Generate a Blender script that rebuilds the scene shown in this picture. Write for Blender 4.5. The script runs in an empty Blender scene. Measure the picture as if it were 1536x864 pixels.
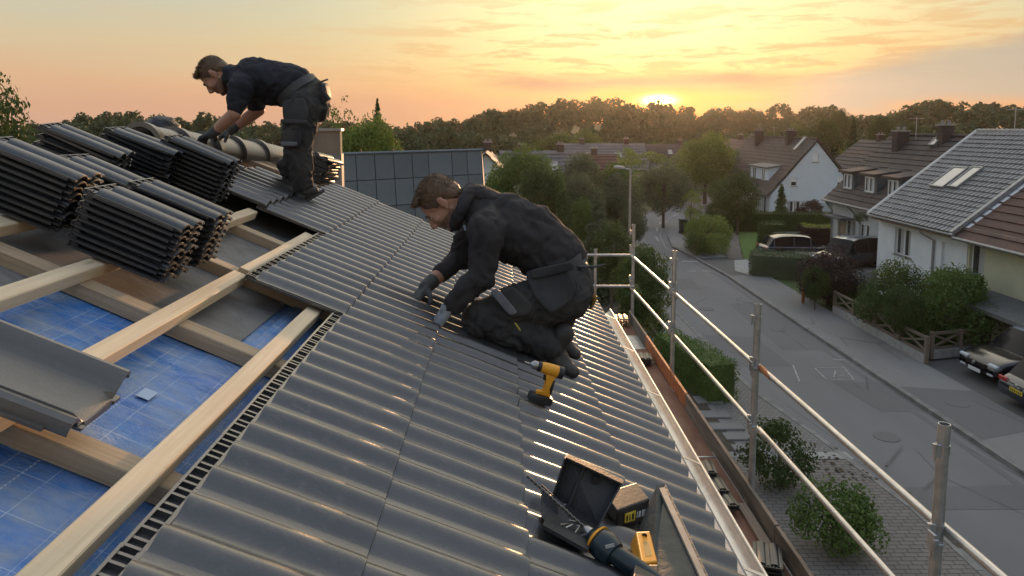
import bpy, bmesh, math, random
import numpy as np
from mathutils import Vector, Matrix, noise
random.seed(7); np.random.seed(7)
sc = bpy.context.scene
col = sc.collection
# ---------------------------------------------------------------- camera
EYE = 7.5
TH = math.atan(120/1100.); YAW = math.atan(13*math.cos(TH)/1100.)
cam_d = bpy.data.cameras.new('camera'); cam = bpy.data.objects.new('camera', cam_d); col.objects.link(cam)
cam_d.sensor_width = 36; cam_d.lens = 1100/1536*36; cam_d.shift_y = -(432-310)/1536
cam_d.clip_start = 0.05; cam_d.clip_end = 5000
cam.location = (0, 0, EYE); cam.rotation_euler = (math.pi/2-TH, 0, -YAW)
sc.camera = cam
# ---------------------------------------------------------------- world, sun, exposure
SUN_AZ = math.radians(11.9); SUN_EL = math.radians(3.4)   # azimuth clockwise from +Y
SD = Vector((math.sin(SUN_AZ)*math.cos(SUN_EL), math.cos(SUN_AZ)*math.cos(SUN_EL), math.sin(SUN_EL)))
sc.view_settings.view_transform = 'Standard'; sc.view_settings.look = 'None'
sc.view_settings.exposure = 0; sc.view_settings.gamma = 1
sc.cycles.use_denoising = True
sc.cycles.max_bounces = 6; sc.cycles.transparent_max_bounces = 8
sc.cycles.sample_clamp_indirect = 6.0
sun_d = bpy.data.lights.new('sun', 'SUN'); sun = bpy.data.objects.new('sun', sun_d); col.objects.link(sun)
sun_d.energy = 4.2; sun_d.angle = math.radians(1.2); sun_d.color = (1, .55, .27)
sun.rotation_euler = SD.to_track_quat('Z', 'Y').to_euler()

def lin(r, g, b): return tuple(((c/255)/12.92 if c/255 <= .04045 else ((c/255+.055)/1.055)**2.4) for c in (r, g, b))

class NG:
    """small helper to write node graphs"""
    def __init__(s, tree): s.t = tree; s.n = tree.nodes; s.l = tree.links
    def new(s, typ, **kw):
        n = s.n.new(typ)
        for k, v in kw.items(): setattr(n, k, v)
        return n
    def put(s, sock, v):
        if isinstance(v, bpy.types.NodeSocket): s.l.new(v, sock)
        elif v is not None:
            try: sock.default_value = v
            except Exception: sock.default_value = (*v, 1) if len(v) == 3 else v
    def m(s, op, a, b=None, c=None, clamp=False):
        n = s.new('ShaderNodeMath', operation=op, use_clamp=clamp)
        s.put(n.inputs[0], a)
        if b is not None: s.put(n.inputs[1], b)
        if c is not None: s.put(n.inputs[2], c)
        return n.outputs[0]
    def mix(s, fac, a, b, mode='MIX'):
        n = s.new('ShaderNodeMix', data_type='RGBA', blend_type=mode)
        s.put(n.inputs[0], fac); s.put(n.inputs[6], a if isinstance(a, bpy.types.NodeSocket) else (*a[:3], 1)); s.put(n.inputs[7], b if isinstance(b, bpy.types.NodeSocket) else (*b[:3], 1))
        return n.outputs[2]
    def ramp(s, fac, stops, interp='LINEAR'):
        n = s.new('ShaderNodeValToRGB'); n.color_ramp.interpolation = interp
        e = n.color_ramp.elements
        while len(e) < len(stops): e.new(.5)
        for i, (p, c) in enumerate(stops):
            e[i].position = p; e[i].color = (*c, 1) if isinstance(c, (tuple, list)) else (c, c, c, 1)
        s.put(n.inputs[0], fac); return n.outputs[0]
    def noise(s, vec, scale, detail=4, rough=.55, dist=0.0, w=None):
        n = s.new('ShaderNodeTexNoise'); s.put(n.inputs['Vector'], vec)
        n.inputs['Scale'].default_value = scale; n.inputs['Detail'].default_value = detail
        n.inputs['Roughness'].default_value = rough; n.inputs['Distortion'].default_value = dist
        return n.outputs['Fac']
    def mapping(s, vec, scale=(1, 1, 1), rot=(0, 0, 0), loc=(0, 0, 0)):
        n = s.new('ShaderNodeMapping'); s.put(n.inputs[0], vec)
        n.inputs[1].default_value = loc; n.inputs[2].default_value = rot; n.inputs[3].default_value = scale
        return n.outputs[0]
    def sep(s, vec):
        n = s.new('ShaderNodeSeparateXYZ'); s.put(n.inputs[0], vec); return n.outputs
    def gauss(s, x, mu, sig):
        t = s.m('DIVIDE', s.m('SUBTRACT', x, mu), sig)
        return s.m('POWER', 2.71828, s.m('MULTIPLY', s.m('MULTIPLY', t, t), -1.0))
    def step(s, x, a, b):
        n = s.new('ShaderNodeMapRange', interpolation_type='SMOOTHSTEP'); s.put(n.inputs[0], x)
        n.inputs[1].default_value = a; n.inputs[2].default_value = b
        return n.outputs[0]

world = bpy.data.worlds.new('World'); sc.world = world; world.use_nodes = True
g = NG(world.node_tree); world.node_tree.nodes.clear()
tc = g.new('ShaderNodeTexCoord').outputs['Generated']
X, Y, Z = g.sep(tc)
az = g.m('MULTIPLY', g.m('ARCTAN2', X, Y), 57.2958)                     # degrees, + to the right of +Y
el = g.m('MULTIPLY', g.m('ARCSINE', Z), 57.2958)
vd = g.new('ShaderNodeVectorMath', operation='DOT_PRODUCT'); g.put(vd.inputs[0], tc); vd.inputs[1].default_value = SD
ang = g.m('MULTIPLY', g.m('ARCCOSINE', g.m('MINIMUM', vd.outputs['Value'], 1.0)), 57.2958)
skyv = g.mapping(tc, scale=(1, 1, 7))
n1 = g.noise(skyv, 4.0, 5, .55, .6); n2 = g.noise(skyv, 11.0, 5, .6, .4)
nn = g.m('SUBTRACT', n1, .5)
elw = g.m('ADD', el, g.m('MULTIPLY', nn, 2.2))
elr = g.m('DIVIDE', elw, 90.0, clamp=True)
base = g.ramp(elr, [(0, lin(218, 172, 146)), (.03, lin(230, 186, 146)), (.065, lin(224, 202, 164)), (.105, lin(206, 207, 186)),
                    (.20, (.50, .57, .64)), (.5, (.46, .56, .72)), (1, (.50, .61, .80))])
# broad yellow glow round the sun side of the sky
gw = g.m('MULTIPLY', g.gauss(az, 11.9, 21.0), g.step(el, 40.0, 8.0))
warm = g.ramp(elr, [(0, lin(240, 170, 112)), (.024, (1.10, .52, .15)), (.05, (1.25, .84, .30)), (.085, (1.2, .98, .44)), (.2, (1.2, 1.05, .68)), (1, (.55, .67, .88))])
c = g.mix(g.m('MULTIPLY', gw, 1.0, clamp=True), base, warm)
# pale bright column above the sun
gp = g.m('MULTIPLY', g.gauss(az, 11.0, 12.0), g.m('MULTIPLY', g.step(el, 2.5, 9.0), g.step(el, 45.0, 12.0)))
c = g.mix(g.m('MULTIPLY', gp, .75), c, (1.5, 1.3, .68))
# glow added high on the sun's side, out of view, to light the tiles, the sky behind stays dimmer and bluer
hi = g.m('MULTIPLY', g.gauss(ang, 0.0, 52.0), g.step(el, 10.0, 30.0))
c = g.mix(g.m('MULTIPLY', hi, 1.0, clamp=True), c, (2.3, 2.05, 1.62))
# streaks of thin cloud, warm below and grey-mauve
st = g.m('MULTIPLY', g.step(n2, .46, .62), g.m('MULTIPLY', g.step(el, 14.0, 3.5), g.step(el, .2, 1.6)))
c = g.mix(g.m('MULTIPLY', g.m('MULTIPLY', st, .75), g.step(az, -24.0, 4.0)), c, (.86, .50, .22))
bandw = g.m('ADD', el, g.m('MULTIPLY', g.m('SUBTRACT', n1, .5), 2.2))
b2 = g.m('MULTIPLY', g.m('MULTIPLY', g.step(bandw, .4, 1.6), g.step(g.m('ADD', bandw, g.m('MULTIPLY', g.m('SUBTRACT', 34.0, az), .16)), 6.2, 4.6)), g.step(az, 17.0, 26.0))
c = g.mix(g.m('MULTIPLY', b2, .85, clamp=True), c, lin(196, 186, 168))
b3 = g.m('MULTIPLY', g.gauss(bandw, 1.5, .55), g.step(az, 25.5, 30.0))
c = g.mix(g.m('MULTIPLY', b3, .85, clamp=True), c, lin(246, 178, 118))
b4 = g.m('MULTIPLY', g.gauss(el, 1.5, 1.1), g.gauss(az, -14.0, 22.0))
c = g.mix(g.m('MULTIPLY', b4, .5, clamp=True), c, lin(226, 168, 138))
# the sun itself and its near glow
e2 = g.m('SUBTRACT', el, 1.98); a2 = g.m('SUBTRACT', az, 11.9)
rr = g.m('SQRT', g.m('ADD', g.m('MULTIPLY', g.m('MULTIPLY', a2, .52), g.m('MULTIPLY', a2, .52)), g.m('MULTIPLY', g.m('MULTIPLY', e2, 1.6), g.m('MULTIPLY', e2, 1.6))))
near = g.gauss(rr, 0.0, 2.7)
c = g.mix(g.m('MULTIPLY', near, .95), c, (1.7, .62, .07))
bandw = g.m('ADD', el, g.m('MULTIPLY', g.m('SUBTRACT', n1, .5), 2.2))
b1 = g.m('MULTIPLY', g.gauss(bandw, 3.45, .62), g.m('MULTIPLY', g.step(az, -4.0, 3.0), g.step(az, 25.0, 17.0)))
c = g.mix(g.m('MULTIPLY', b1, .85, clamp=True), c, (.52, .29, .18))
core = g.gauss(rr, 0.0, .50)
c = g.mix(core, c, (16.0, 10.0, 3.2))
bg = g.new('ShaderNodeBackground'); g.put(bg.inputs[0], c); bg.inputs[1].default_value = 0.93
wo = g.new('ShaderNodeOutputWorld'); g.l.new(bg.outputs[0], wo.inputs[0])

# ---------------------------------------------------------------- point helpers
PITCH = math.radians(23.7)
cF0 = Vector((math.sin(YAW), math.cos(YAW), 0)); cR = Vector((math.cos(YAW), -math.sin(YAW), 0))
cF = cF0*math.cos(TH)+Vector((0, 0, -math.sin(TH))); cU = cR.cross(cF); CC = Vector((0, 0, EYE))
RO = Vector((0, 0, EYE-1/math.cos(PITCH)))
RS = Vector((math.cos(PITCH), 0, -math.sin(PITCH))); RU = Vector((0, 1, 0)); RN = Vector((math.sin(PITCH), 0, math.cos(PITCH)))
def ray(x, y): return cF+cR*((x-768)/1100)-cU*((y-310)/1100)
def at_depth(x, y, Yd): d = ray(x, y); return CC+d*(Yd/d.y)
def at_ground(x, y, z=0.0): d = ray(x, y); return CC+d*((z-EYE)/d.z)
def at_roof(x, y, n=0.0):
    d = ray(x, y); P = CC+d*(((RO+RN*n-CC).dot(RN))/d.dot(RN)); Q = P-RO
    return Q.dot(RS), Q.dot(RU)
def R3(s, u, n=0.0): return RO+RS*s+RU*u+RN*n
RM = Matrix(((RS.x, RU.x, RN.x, RO.x), (RS.y, RU.y, RN.y, RO.y), (RS.z, RU.z, RN.z, RO.z), (0, 0, 0, 1)))  # roof frame: local x downslope, y along the eaves, z off the roof

# ---------------------------------------------------------------- mesh builder
class MB:
    def __init__(s): s.v = []; s.f = []; s.mi = []
    def add(s, vs, fs, mi=0):
        o = len(s.v); s.v += [tuple(p) for p in vs]; s.f += [tuple(i+o for i in f) for f in fs]; s.mi += [mi]*len(fs)
    def box(s, lo, hi, mi=0, M=None, bev=0.0):
        x0, y0, z0 = lo; x1, y1, z1 = hi
        if bev > 0:
            b = bev; vs = []; 
            for z, k in ((z0, b), (z0+b, 0), (z1-b, 0), (z1, b)):
                for (x, y) in ((x0+k+ (b if not k else 0)*0, y0+k), (x1-k, y0+k), (x1-k, y1-k), (x0+k, y1-k)):
                    vs.append((x, y, z))
            fs = [(3, 2, 1, 0), (12, 13, 14, 15)]
            for r in range(3):
                for i in range(4): fs.append((r*4+i, r*4+(i+1) % 4, (r+1)*4+(i+1) % 4, (r+1)*4+i))
        else:
            vs = [(x0, y0, z0), (x1, y0, z0), (x1, y1, z0), (x0, y1, z0), (x0, y0, z1), (x1, y0, z1), (x1, y1, z1), (x0, y1, z1)]
            fs = [(0, 3, 2, 1), (4, 5, 6, 7), (0, 1, 5, 4), (1, 2, 6, 5), (2, 3, 7, 6), (3, 0, 4, 7)]
        if M is not None: vs = [M @ Vector(p) for p in vs]
        s.add(vs, fs, mi)
    def cbox(s, c, size, mi=0, M=None, bev=0.0):
        s.box([c[i]-size[i]/2 for i in range(3)], [c[i]+size[i]/2 for i in range(3)], mi, M, bev)
    def prism(s, poly, a, b, axis='y', mi=0, M=None):
        """poly of 2D points extruded along an axis from a to b"""
        def P(p, t):
            return {'x': (t, p[0], p[1]), 'y': (p[0], t, p[1]), 'z': (p[0], p[1], t)}[axis]
        n = len(poly); vs = [P(p, a) for p in poly]+[P(p, b) for p in poly]
        if M is not None: vs = [M @ Vector(p) for p in vs]
        fs = [tuple(range(n)), tuple(range(2*n-1, n-1, -1))]+[(i, i+n, (i+1) % n+n, (i+1) % n) for i in range(n)]
        s.add(vs, fs, mi)
    def tube(s, pts, r, n=10, mi=0, caps=True, flat=None):
        pts = [Vector(p) for p in pts]; rs = r if isinstance(r, (list, tuple)) else [r]*len(pts)
        vs = []; prev = None
        for i, p in enumerate(pts):
            t = (pts[min(i+1, len(pts)-1)]-pts[max(i-1, 0)]).normalized()
            if prev is None:
                a = Vector((0, 0, 1)) if abs(t.z) < .9 else Vector((1, 0, 0)); prev = t.cross(a).normalized()
            x = (prev-t*prev.dot(t)).normalized(); prev = x; y = t.cross(x)
            for k in range(n):
                an = 2*math.pi*k/n; vs.append(p+(x*math.cos(an)+y*math.sin(an))*rs[i])
        fs = []
        for i in range(len(pts)-1):
            for k in range(n): fs.append((i*n+k, i*n+(k+1) % n, (i+1)*n+(k+1) % n, (i+1)*n+k))
        if caps: fs += [tuple(range(n-1, -1, -1)), tuple(range((len(pts)-1)*n, len(pts)*n))]
        s.add(vs, fs, mi)
    def quad(s, a, b, c, d, mi=0): s.add([a, b, c, d], [(0, 1, 2, 3)], mi)
    def poly(s, pts, mi=0): s.add(pts, [tuple(range(len(pts)))], mi)
    def lathe(s, prof, n=16, mi=0, M=None):
        vs = []
        for (r, z) in prof:
            for k in range(n): an = 2*math.pi*k/n; vs.append(Vector((r*math.cos(an), r*math.sin(an), z)))
        if M is not None: vs = [M @ p for p in vs]
        fs = [tuple(range(n-1, -1, -1)), tuple(range((len(prof)-1)*n, len(prof)*n))]
        for i in range(len(prof)-1):
            for k in range(n): fs.append((i*n+k, i*n+(k+1) % n, (i+1)*n+(k+1) % n, (i+1)*n+k))
        s.add(vs, fs, mi)
    def mesh(s, name, mats, smooth=None):
        me = bpy.data.meshes.new(name); me.from_pydata(s.v, [], s.f)
        for m_ in (mats if isinstance(mats, (list, tuple)) else [mats]): me.materials.append(m_)
        if any(s.mi): me.polygons.foreach_set('material_index', s.mi)
        bm = bmesh.new(); bm.from_mesh(me); bmesh.ops.recalc_face_normals(bm, faces=bm.faces); bm.to_mesh(me); bm.free()
        if smooth is not None:
            me.polygons.foreach_set('use_smooth', [True]*len(me.polygons)); me.set_sharp_from_angle(angle=math.radians(smooth))
        me.update(); return me
    def build(s, name, mats, parent=None, smooth=None, M=None):
        return link(name, s.mesh(name, mats, smooth), parent, M)

def link(name, me, parent=None, M=None):
    o = bpy.data.objects.new(name, me); col.objects.link(o)
    if parent is not None: o.parent = parent
    if M is not None: o.matrix_basis = M
    return o
def tag(o, label=None, cat=None, group=None, kind=None):
    if label: o['label'] = label
    if cat: o['category'] = cat
    if group: o['group'] = group
    if kind: o['kind'] = kind
    return o
def thing(name, label, cat, M=None, group=None):
    o = bpy.data.objects.new(name, None); col.objects.link(o); o.empty_display_size = .1
    if M is not None: o.matrix_basis = M
    return tag(o, label, cat, group)
def T(x, y=None, z=None): return Matrix.Translation(Vector(x) if y is None else Vector((x, y, z)))
def RZ(a): return Matrix.Rotation(a, 4, 'Z')
def RX(a): return Matrix.Rotation(a, 4, 'X')
def RY(a): return Matrix.Rotation(a, 4, 'Y')
def copy_tree(o, parent=None, M=None, label=None):
    c_ = o.copy(); col.objects.link(c_); c_.parent = parent
    if M is not None: c_.matrix_basis = M
    if label: c_['label'] = label
    for ch in list(o.children): copy_tree(ch, c_)
    return c_
def axes(xa, ya, org):
    xa = Vector(xa).normalized(); za = xa.cross(Vector(ya)).normalized(); ya = za.cross(xa)
    return Matrix(((xa.x, ya.x, za.x, org[0]), (xa.y, ya.y, za.y, org[1]), (xa.z, ya.z, za.z, org[2]), (0, 0, 0, 1)))

# ---------------------------------------------------------------- materials
MATS = {}
def mat(name, c1, c2=None, scale=8, rough=.7, metal=0.0, bump=0.0, bscale=None, stretch=(1, 1, 1), detail=5, rvar=.0, lo=.35, hi=.65, spec=.5, rnd=0.0, bdist=.02, coat=0.0, trans=0.0):
    m_ = bpy.data.materials.new(name); m_.use_nodes = True; t = m_.node_tree
    g = NG(t); b = t.nodes['Principled BSDF']
    tcv = g.new('ShaderNodeTexCoord').outputs['Object']
    vec = g.mapping(tcv, scale=stretch)
    f = g.noise(vec, scale, detail)
    f2 = g.ramp(f, [(lo, 0.0), (hi, 1.0)])
    c = g.mix(f2, c1, c2 or c1)
    if rnd:
        oi = g.new('ShaderNodeObjectInfo').outputs['Random']
        k = g.m('ADD', g.m('MULTIPLY', oi, rnd*2), 1-rnd)
        cc = g.new('ShaderNodeCombineColor'); [g.put(cc.inputs[i], k) for i in range(3)]
        c = g.mix(1.0, c, cc.outputs[0], 'MULTIPLY')
    g.put(b.inputs['Base Color'], c)
    if rvar: g.put(b.inputs['Roughness'], g.m('ADD', rough-rvar/2, g.m('MULTIPLY', g.noise(vec, scale*2.3, 4), rvar)))
    else: b.inputs['Roughness'].default_value = rough
    b.inputs['Metallic'].default_value = metal
    b.inputs['Specular IOR Level'].default_value = spec
    if coat: b.inputs['Coat Weight'].default_value = coat; b.inputs['Coat Roughness'].default_value = .05
    if bump:
        bn = g.new('ShaderNodeBump'); bn.inputs['Strength'].default_value = bump; bn.inputs['Distance'].default_value = bdist
        g.put(bn.inputs['Height'], g.noise(vec, bscale or scale*4, 5, .6)); g.l.new(bn.outputs[0], b.inputs['Normal'])
    MATS[name] = m_; return m_

def quads_mesh(name, V, material):
    V = np.asarray(V, dtype=np.float32); n = len(V)//4; me = bpy.data.meshes.new(name)
    me.vertices.add(len(V)); me.vertices.foreach_set('co', V.ravel()); me.loops.add(4*n); me.loops.foreach_set('vertex_index', np.arange(4*n, dtype=np.int32))
    me.polygons.add(n); me.polygons.foreach_set('loop_start', np.arange(0, 4*n, 4, dtype=np.int32)); me.update(calc_edges=True)
    me.materials.append(material); return me
# ================================================================ MATERIALS
def tile_material(name, base, base2, rough, coat=0.0):
    m_ = bpy.data.materials.new(name); m_.use_nodes = True; g = NG(m_.node_tree); b = m_.node_tree.nodes['Principled BSDF']
    tcv = g.new('ShaderNodeTexCoord').outputs['Object']; geo = g.new('ShaderNodeNewGeometry').outputs['Position']
    oi = g.new('ShaderNodeObjectInfo').outputs['Random']
    big = g.noise(g.mapping(geo, scale=(1, .35, 1)), 3.2, 5, .6)
    streak = g.noise(g.mapping(tcv, scale=(1, 9, 9)), 4.0, 5, .65)
    f = g.ramp(g.m('ADD', g.m('MULTIPLY', big, .6), g.m('MULTIPLY', streak, .4)), [(.38, 0.0), (.66, 1.0)])
    c = g.mix(f, base, base2)
    c = g.mix(g.m('MULTIPLY', oi, .35), c, tuple(x*.6 for x in base))
    dust = g.ramp(g.noise(geo, 26, 7, .75), [(.54, 0.0), (.78, 1.0)])
    scuff = g.ramp(g.noise(g.mapping(geo, scale=(5, 26, 5), rot=(0, 0, .35)), 1.6, 6, .7), [(.60, 0.0), (.74, 1.0)])
    c = g.mix(g.m('MULTIPLY', g.m('MULTIPLY', scuff, g.ramp(g.noise(geo, 1.1, 2), [(.45, 0.0), (.62, 1.0)])), .5), c, (.20, .18, .15))
    c = g.mix(g.m('MULTIPLY', dust, .45), c, (.16, .145, .12))
    g.put(b.inputs['Base Color'], c)
    g.put(b.inputs['Roughness'], g.m('ADD', rough-.09, g.m('MULTIPLY', g.noise(geo, 7, 6, .7), .2)))
    b.inputs['Specular IOR Level'].default_value = 1.0
    b.inputs['Coat Weight'].default_value = coat; b.inputs['Coat Roughness'].default_value = .27
    bn = g.new('ShaderNodeBump'); bn.inputs['Strength'].default_value = .3; bn.inputs['Distance'].default_value = .003
    g.put(bn.inputs['Height'], g.noise(tcv, 120, 5, .6)); g.l.new(bn.outputs[0], b.inputs['Normal'])
    MATS[name] = m_; return m_
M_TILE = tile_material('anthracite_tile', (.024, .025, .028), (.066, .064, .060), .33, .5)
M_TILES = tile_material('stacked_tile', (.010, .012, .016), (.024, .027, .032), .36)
def wood_material(name, c1, c2, knots=True):
    m_ = bpy.data.materials.new(name); m_.use_nodes = True; g = NG(m_.node_tree); b = m_.node_tree.nodes['Principled BSDF']
    tcv = g.new('ShaderNodeTexCoord').outputs['Object']
    oi = g.new('ShaderNodeObjectInfo').outputs['Random']
    off = g.new('ShaderNodeVectorMath', operation='ADD'); g.put(off.inputs[0], tcv)
    cx = g.new('ShaderNodeCombineXYZ'); g.put(cx.inputs[0], g.m('MULTIPLY', oi, 31.0)); g.l.new(cx.outputs[0], off.inputs[1])
    v = off.outputs[0]
    gr = g.noise(g.mapping(v, scale=(1.2, 34, 34)), 2.2, 6, .6, .35)
    gr2 = g.noise(g.mapping(v, scale=(.6, 9, 9)), 1.7, 4, .5, 1.0)
    c = g.mix(g.ramp(gr, [(.32, 0.0), (.68, 1.0)]), c1, c2)
    c = g.mix(g.m('MULTIPLY', g.ramp(gr2, [(.5, 0.0), (.72, 1.0)]), .4), c, tuple(x*.62 for x in c1))
    if knots:
        vo = g.new('ShaderNodeTexVoronoi'); g.put(vo.inputs['Vector'], g.mapping(v, scale=(2.2, 9, 9))); vo.inputs['Scale'].default_value = 1.0
        kn = g.ramp(vo.outputs['Distance'], [(.05, 1.0), (.14, 0.0)])
        c = g.mix(g.m('MULTIPLY', kn, .75), c, (.13, .075, .035))
    saw = g.ramp(g.noise(g.mapping(v, scale=(60, 4, 4)), 1.0, 3, .5), [(.55, 0.0), (.75, 1.0)])
    c = g.mix(g.m('MULTIPLY', saw, .18), c, tuple(x*.5 for x in c1))
    g.put(b.inputs['Base Color'], c); b.inputs['Roughness'].default_value = .72
    bn = g.new('ShaderNodeBump'); bn.inputs['Strength'].default_value = .35; bn.inputs['Distance'].default_value = .004
    g.put(bn.inputs['Height'], gr); g.l.new(bn.outputs[0], b.inputs['Normal'])
    MATS[name] = m_; return m_
M_WOOD = wood_material('fresh_timber', (.76, .63, .44), (.64, .50, .33))
M_WOOD2 = wood_material('damp_timber', (.50, .39, .26), (.34, .25, .16))
M_BOARD = wood_material('weathered_board', (.34, .27, .21), (.22, .165, .125), False)
M_FENCE = wood_material('fence_timber', (.20, .16, .12), (.12, .095, .07), False)

def membrane_material(name, c1, c2, dusty, lines=True, r0=.27):
    m_ = bpy.data.materials.new(name); m_.use_nodes = True; g = NG(m_.node_tree); b = m_.node_tree.nodes['Principled BSDF']
    tcv = g.new('ShaderNodeTexCoord').outputs['Object']; X, Y, Z = g.sep(tcv)
    f = g.ramp(g.noise(tcv, 2.4, 6, .62, .5), [(.36, 0.0), (.66, 1.0)])
    c = g.mix(f, c1, c2)
    d = g.ramp(g.noise(g.mapping(tcv, scale=(1, 1.7, 1)), 5.0, 7, .7, .8), [(.38, 0.0), (.66, 1.0)])
    c = g.mix(g.m('MULTIPLY', d, .9), c, dusty)
    if lines:
        def line(x, sp, off, w):
            fr = g.m('FRACT', g.m('ADD', g.m('DIVIDE', x, sp), off))
            return g.m('LESS_THAN', fr, w/sp)
        l1 = line(X, .105, .1, .0016); l2 = line(Y, .135, .3, .0018)
        dash = g.m('GREATER_THAN', g.m('FRACT', g.m('MULTIPLY', Y, 70)), .35)
        l3 = g.m('MULTIPLY', line(X, .315, .55, .004), dash)
        wear = g.ramp(g.noise(tcv, 6, 4), [(.36, .15), (.60, .75)])
        l = g.m('MULTIPLY', g.m('MAXIMUM', g.m('MAXIMUM', l1, l2), l3), wear)
        c = g.mix(l, c, (.62, .72, .85))
    g.put(b.inputs['Base Color'], c)
    g.put(b.inputs['Roughness'], g.m('ADD', r0, g.m('MULTIPLY', d, .3)))
    bn = g.new('ShaderNodeBump'); bn.inputs['Strength'].default_value = .7 if lines else .12; bn.inputs['Distance'].default_value = .02
    g.put(bn.inputs['Height'], g.noise(g.mapping(tcv, scale=(1.0, 2.2, 1)), 9, 6, .62, .8)); g.l.new(bn.outputs[0], b.inputs['Normal'])
    MATS[name] = m_; return m_
M_BLUE = membrane_material('blue_underlay', (.036, .165, .52), (.08, .28, .66), (.27, .34, .45))
M_GREY = membrane_material('grey_underlay', (.085, .085, .085), (.15, .145, .14), (.22, .22, .22), False, .62)
M_METAL = mat('galvanised_steel', (.36, .38, .40), (.50, .52, .54), 14, .38, .85, .15, rvar=.25)
M_RAIL = mat('galvanised_rail', (.46, .45, .43), (.62, .60, .56), 9, .33, .8, .12, rvar=.2)
M_RUST = mat('rusty_orange', (.30, .09, .03), (.42, .17, .07), 14, .7, .1, .4)
M_ALU = mat('gutter_zinc', (.50, .49, .47), (.62, .61, .58), 6, .36, .6, .1, rvar=.25)
M_APRON = mat('eaves_apron', (.55, .53, .50), (.40, .38, .35), 10, .55, .1, .3, rvar=.2)
M_PLY = mat('deck_plywood', (.17, .075, .045), (.25, .13, .085), 7, .75, 0, .3, stretch=(1, .3, 1))
M_TOE = mat('toe_board_wood', (.19, .17, .145), (.10, .085, .07), 5, .8, 0, .4, stretch=(3, .4, 3))
M_RENDER = mat('pale_render', (.55, .53, .49), (.48, .46, .42), 3, .9, 0, .2)
M_BLACK = mat('black_plastic', (.012, .013, .015), (.022, .023, .026), 20, .42, 0, .1, 80)
M_DGREY = mat('dark_grey_sheet', (.022, .031, .034), (.040, .050, .052), 5, .5, .2, .15, rvar=.2, stretch=(1, 1, 1))

# ================================================================ TILES
TW, TE, TL = .25, .397, .452      # cover width, exposure, full length
def tile_h(t, A=.030): return A*(0.5+0.5*math.cos(2*math.pi*(t+.5)))**1.05
def tile_mesh(name, material, W=.262, L=TL, head=.05, th=.013, A=.030, nu=34):
    """local: x downslope (0 = head, L = foot), y across, z up"""
    m = MB(); us = [W*i/nu for i in range(nu+1)]
    def hh(u): return tile_h(u/.125, A)+(.0035 if u > TW-.004 else 0)
    rows = [(head, 0), (L*.55, .001), (L-.012, .0), (L-.002, -.002), (L, -.007)]
    vs = [(x, u, hh(u)+dz) for x, dz in rows for u in us]
    n = nu+1; fs = [(r*n+i, (r+1)*n+i, (r+1)*n+i+1, r*n+i+1) for r in range(len(rows)-1) for i in range(nu)]
    k = len(vs)
    vs += [(x, u, hh(u)-th) for x in (head, L) for u in us]
    fs += [(k+i, k+i+1, k+n+i+1, k+n+i) for i in range(nu)]
    fs += [((len(rows)-1)*n+i, k+n+i, k+n+i+1, (len(rows)-1)*n+i+1) for i in range(nu)]
    fs += [(i, i+1, k+i+1, k+i) for i in range(nu)]
    fs += [(0, k, k+n) + tuple(r*n for r in range(len(rows)-1, 0, -1)), tuple(r*n+nu for r in range(len(rows)))+(k+n+nu, k+nu)]
    m.add(vs, fs)
    # the ribbed head strip with its raised rails and cross lugs
    m.box((0, 0, -.013), (head, W, -.006)); m.box((.002, 0, -.006), (.009, W, .006)); m.box((head-.010, 0, -.006), (head, W, .004))
    for i in range(8):
        y = .006+i*.0325; m.box((.009, y, -.006), (head-.010, y+.008, .003 if i % 2 else .007))
    # side interlock channel and foot lugs underneath
    m.box((.03, -.014, -.012), (L-.03, -.001, -.007)); m.box((.03, -.014, -.007), (L-.03, -.011, -.001))
    for y in (.04, .10, .165, .22): m.box((L-.045, y, -.024), (L-.030, y+.018, -.011)); m.box((.02, y, -.026), (.034, y+.018, -.012))
    return m.mesh(name, material, 40)
ME_TILE = tile_mesh('roof_tile', M_TILE)
def roll_h(t, A):
    x = (t % 1-.5)/.34
    return A*math.sqrt(max(0, 1-x*x)) if abs(x) < 1 else 0.0
_th = tile_h; tile_h = roll_h
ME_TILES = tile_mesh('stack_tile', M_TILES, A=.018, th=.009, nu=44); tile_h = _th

# ================================================================ THE ROOF BEING TILED
roof = thing('house_under_works', 'half tiled house roof with pale battens and blue underlay where two roofers work', 'house', T(0, 0, 0))
RIDGE_S = -2.43; U0, U1 = -1.45, 6.05
bottoms = [.815, .46, .06, -.337, -.735, -1.13, -1.53, -1.93]
for ci, b in enumerate(bottoms):
    j0, j1 = (-18, 12)
    if ci == 4: j0 = 0
    if ci == 5: j0 = 5
    if ci == 6: j0, j1 = 5, 9
    if ci == 7: j0, j1 = 5, 8
    for j in range(j0, j1):
        u = 3.05+TW*j
        if ci >= 6: dn = .012
        else: dn = 0
        jit = Matrix.Rotation(random.gauss(0, .0035), 4, 'Z')
        tilt = RY(math.atan2(-.014, TL))    # foot rides on the head of the tile below
        M = RM @ T(b-TL+random.gauss(0, .0016), u, -.006+dn+random.gauss(0, .0006)) @ RY(math.radians(-1.7)) @ jit
        link('tile', ME_TILE, roof, M)

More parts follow.
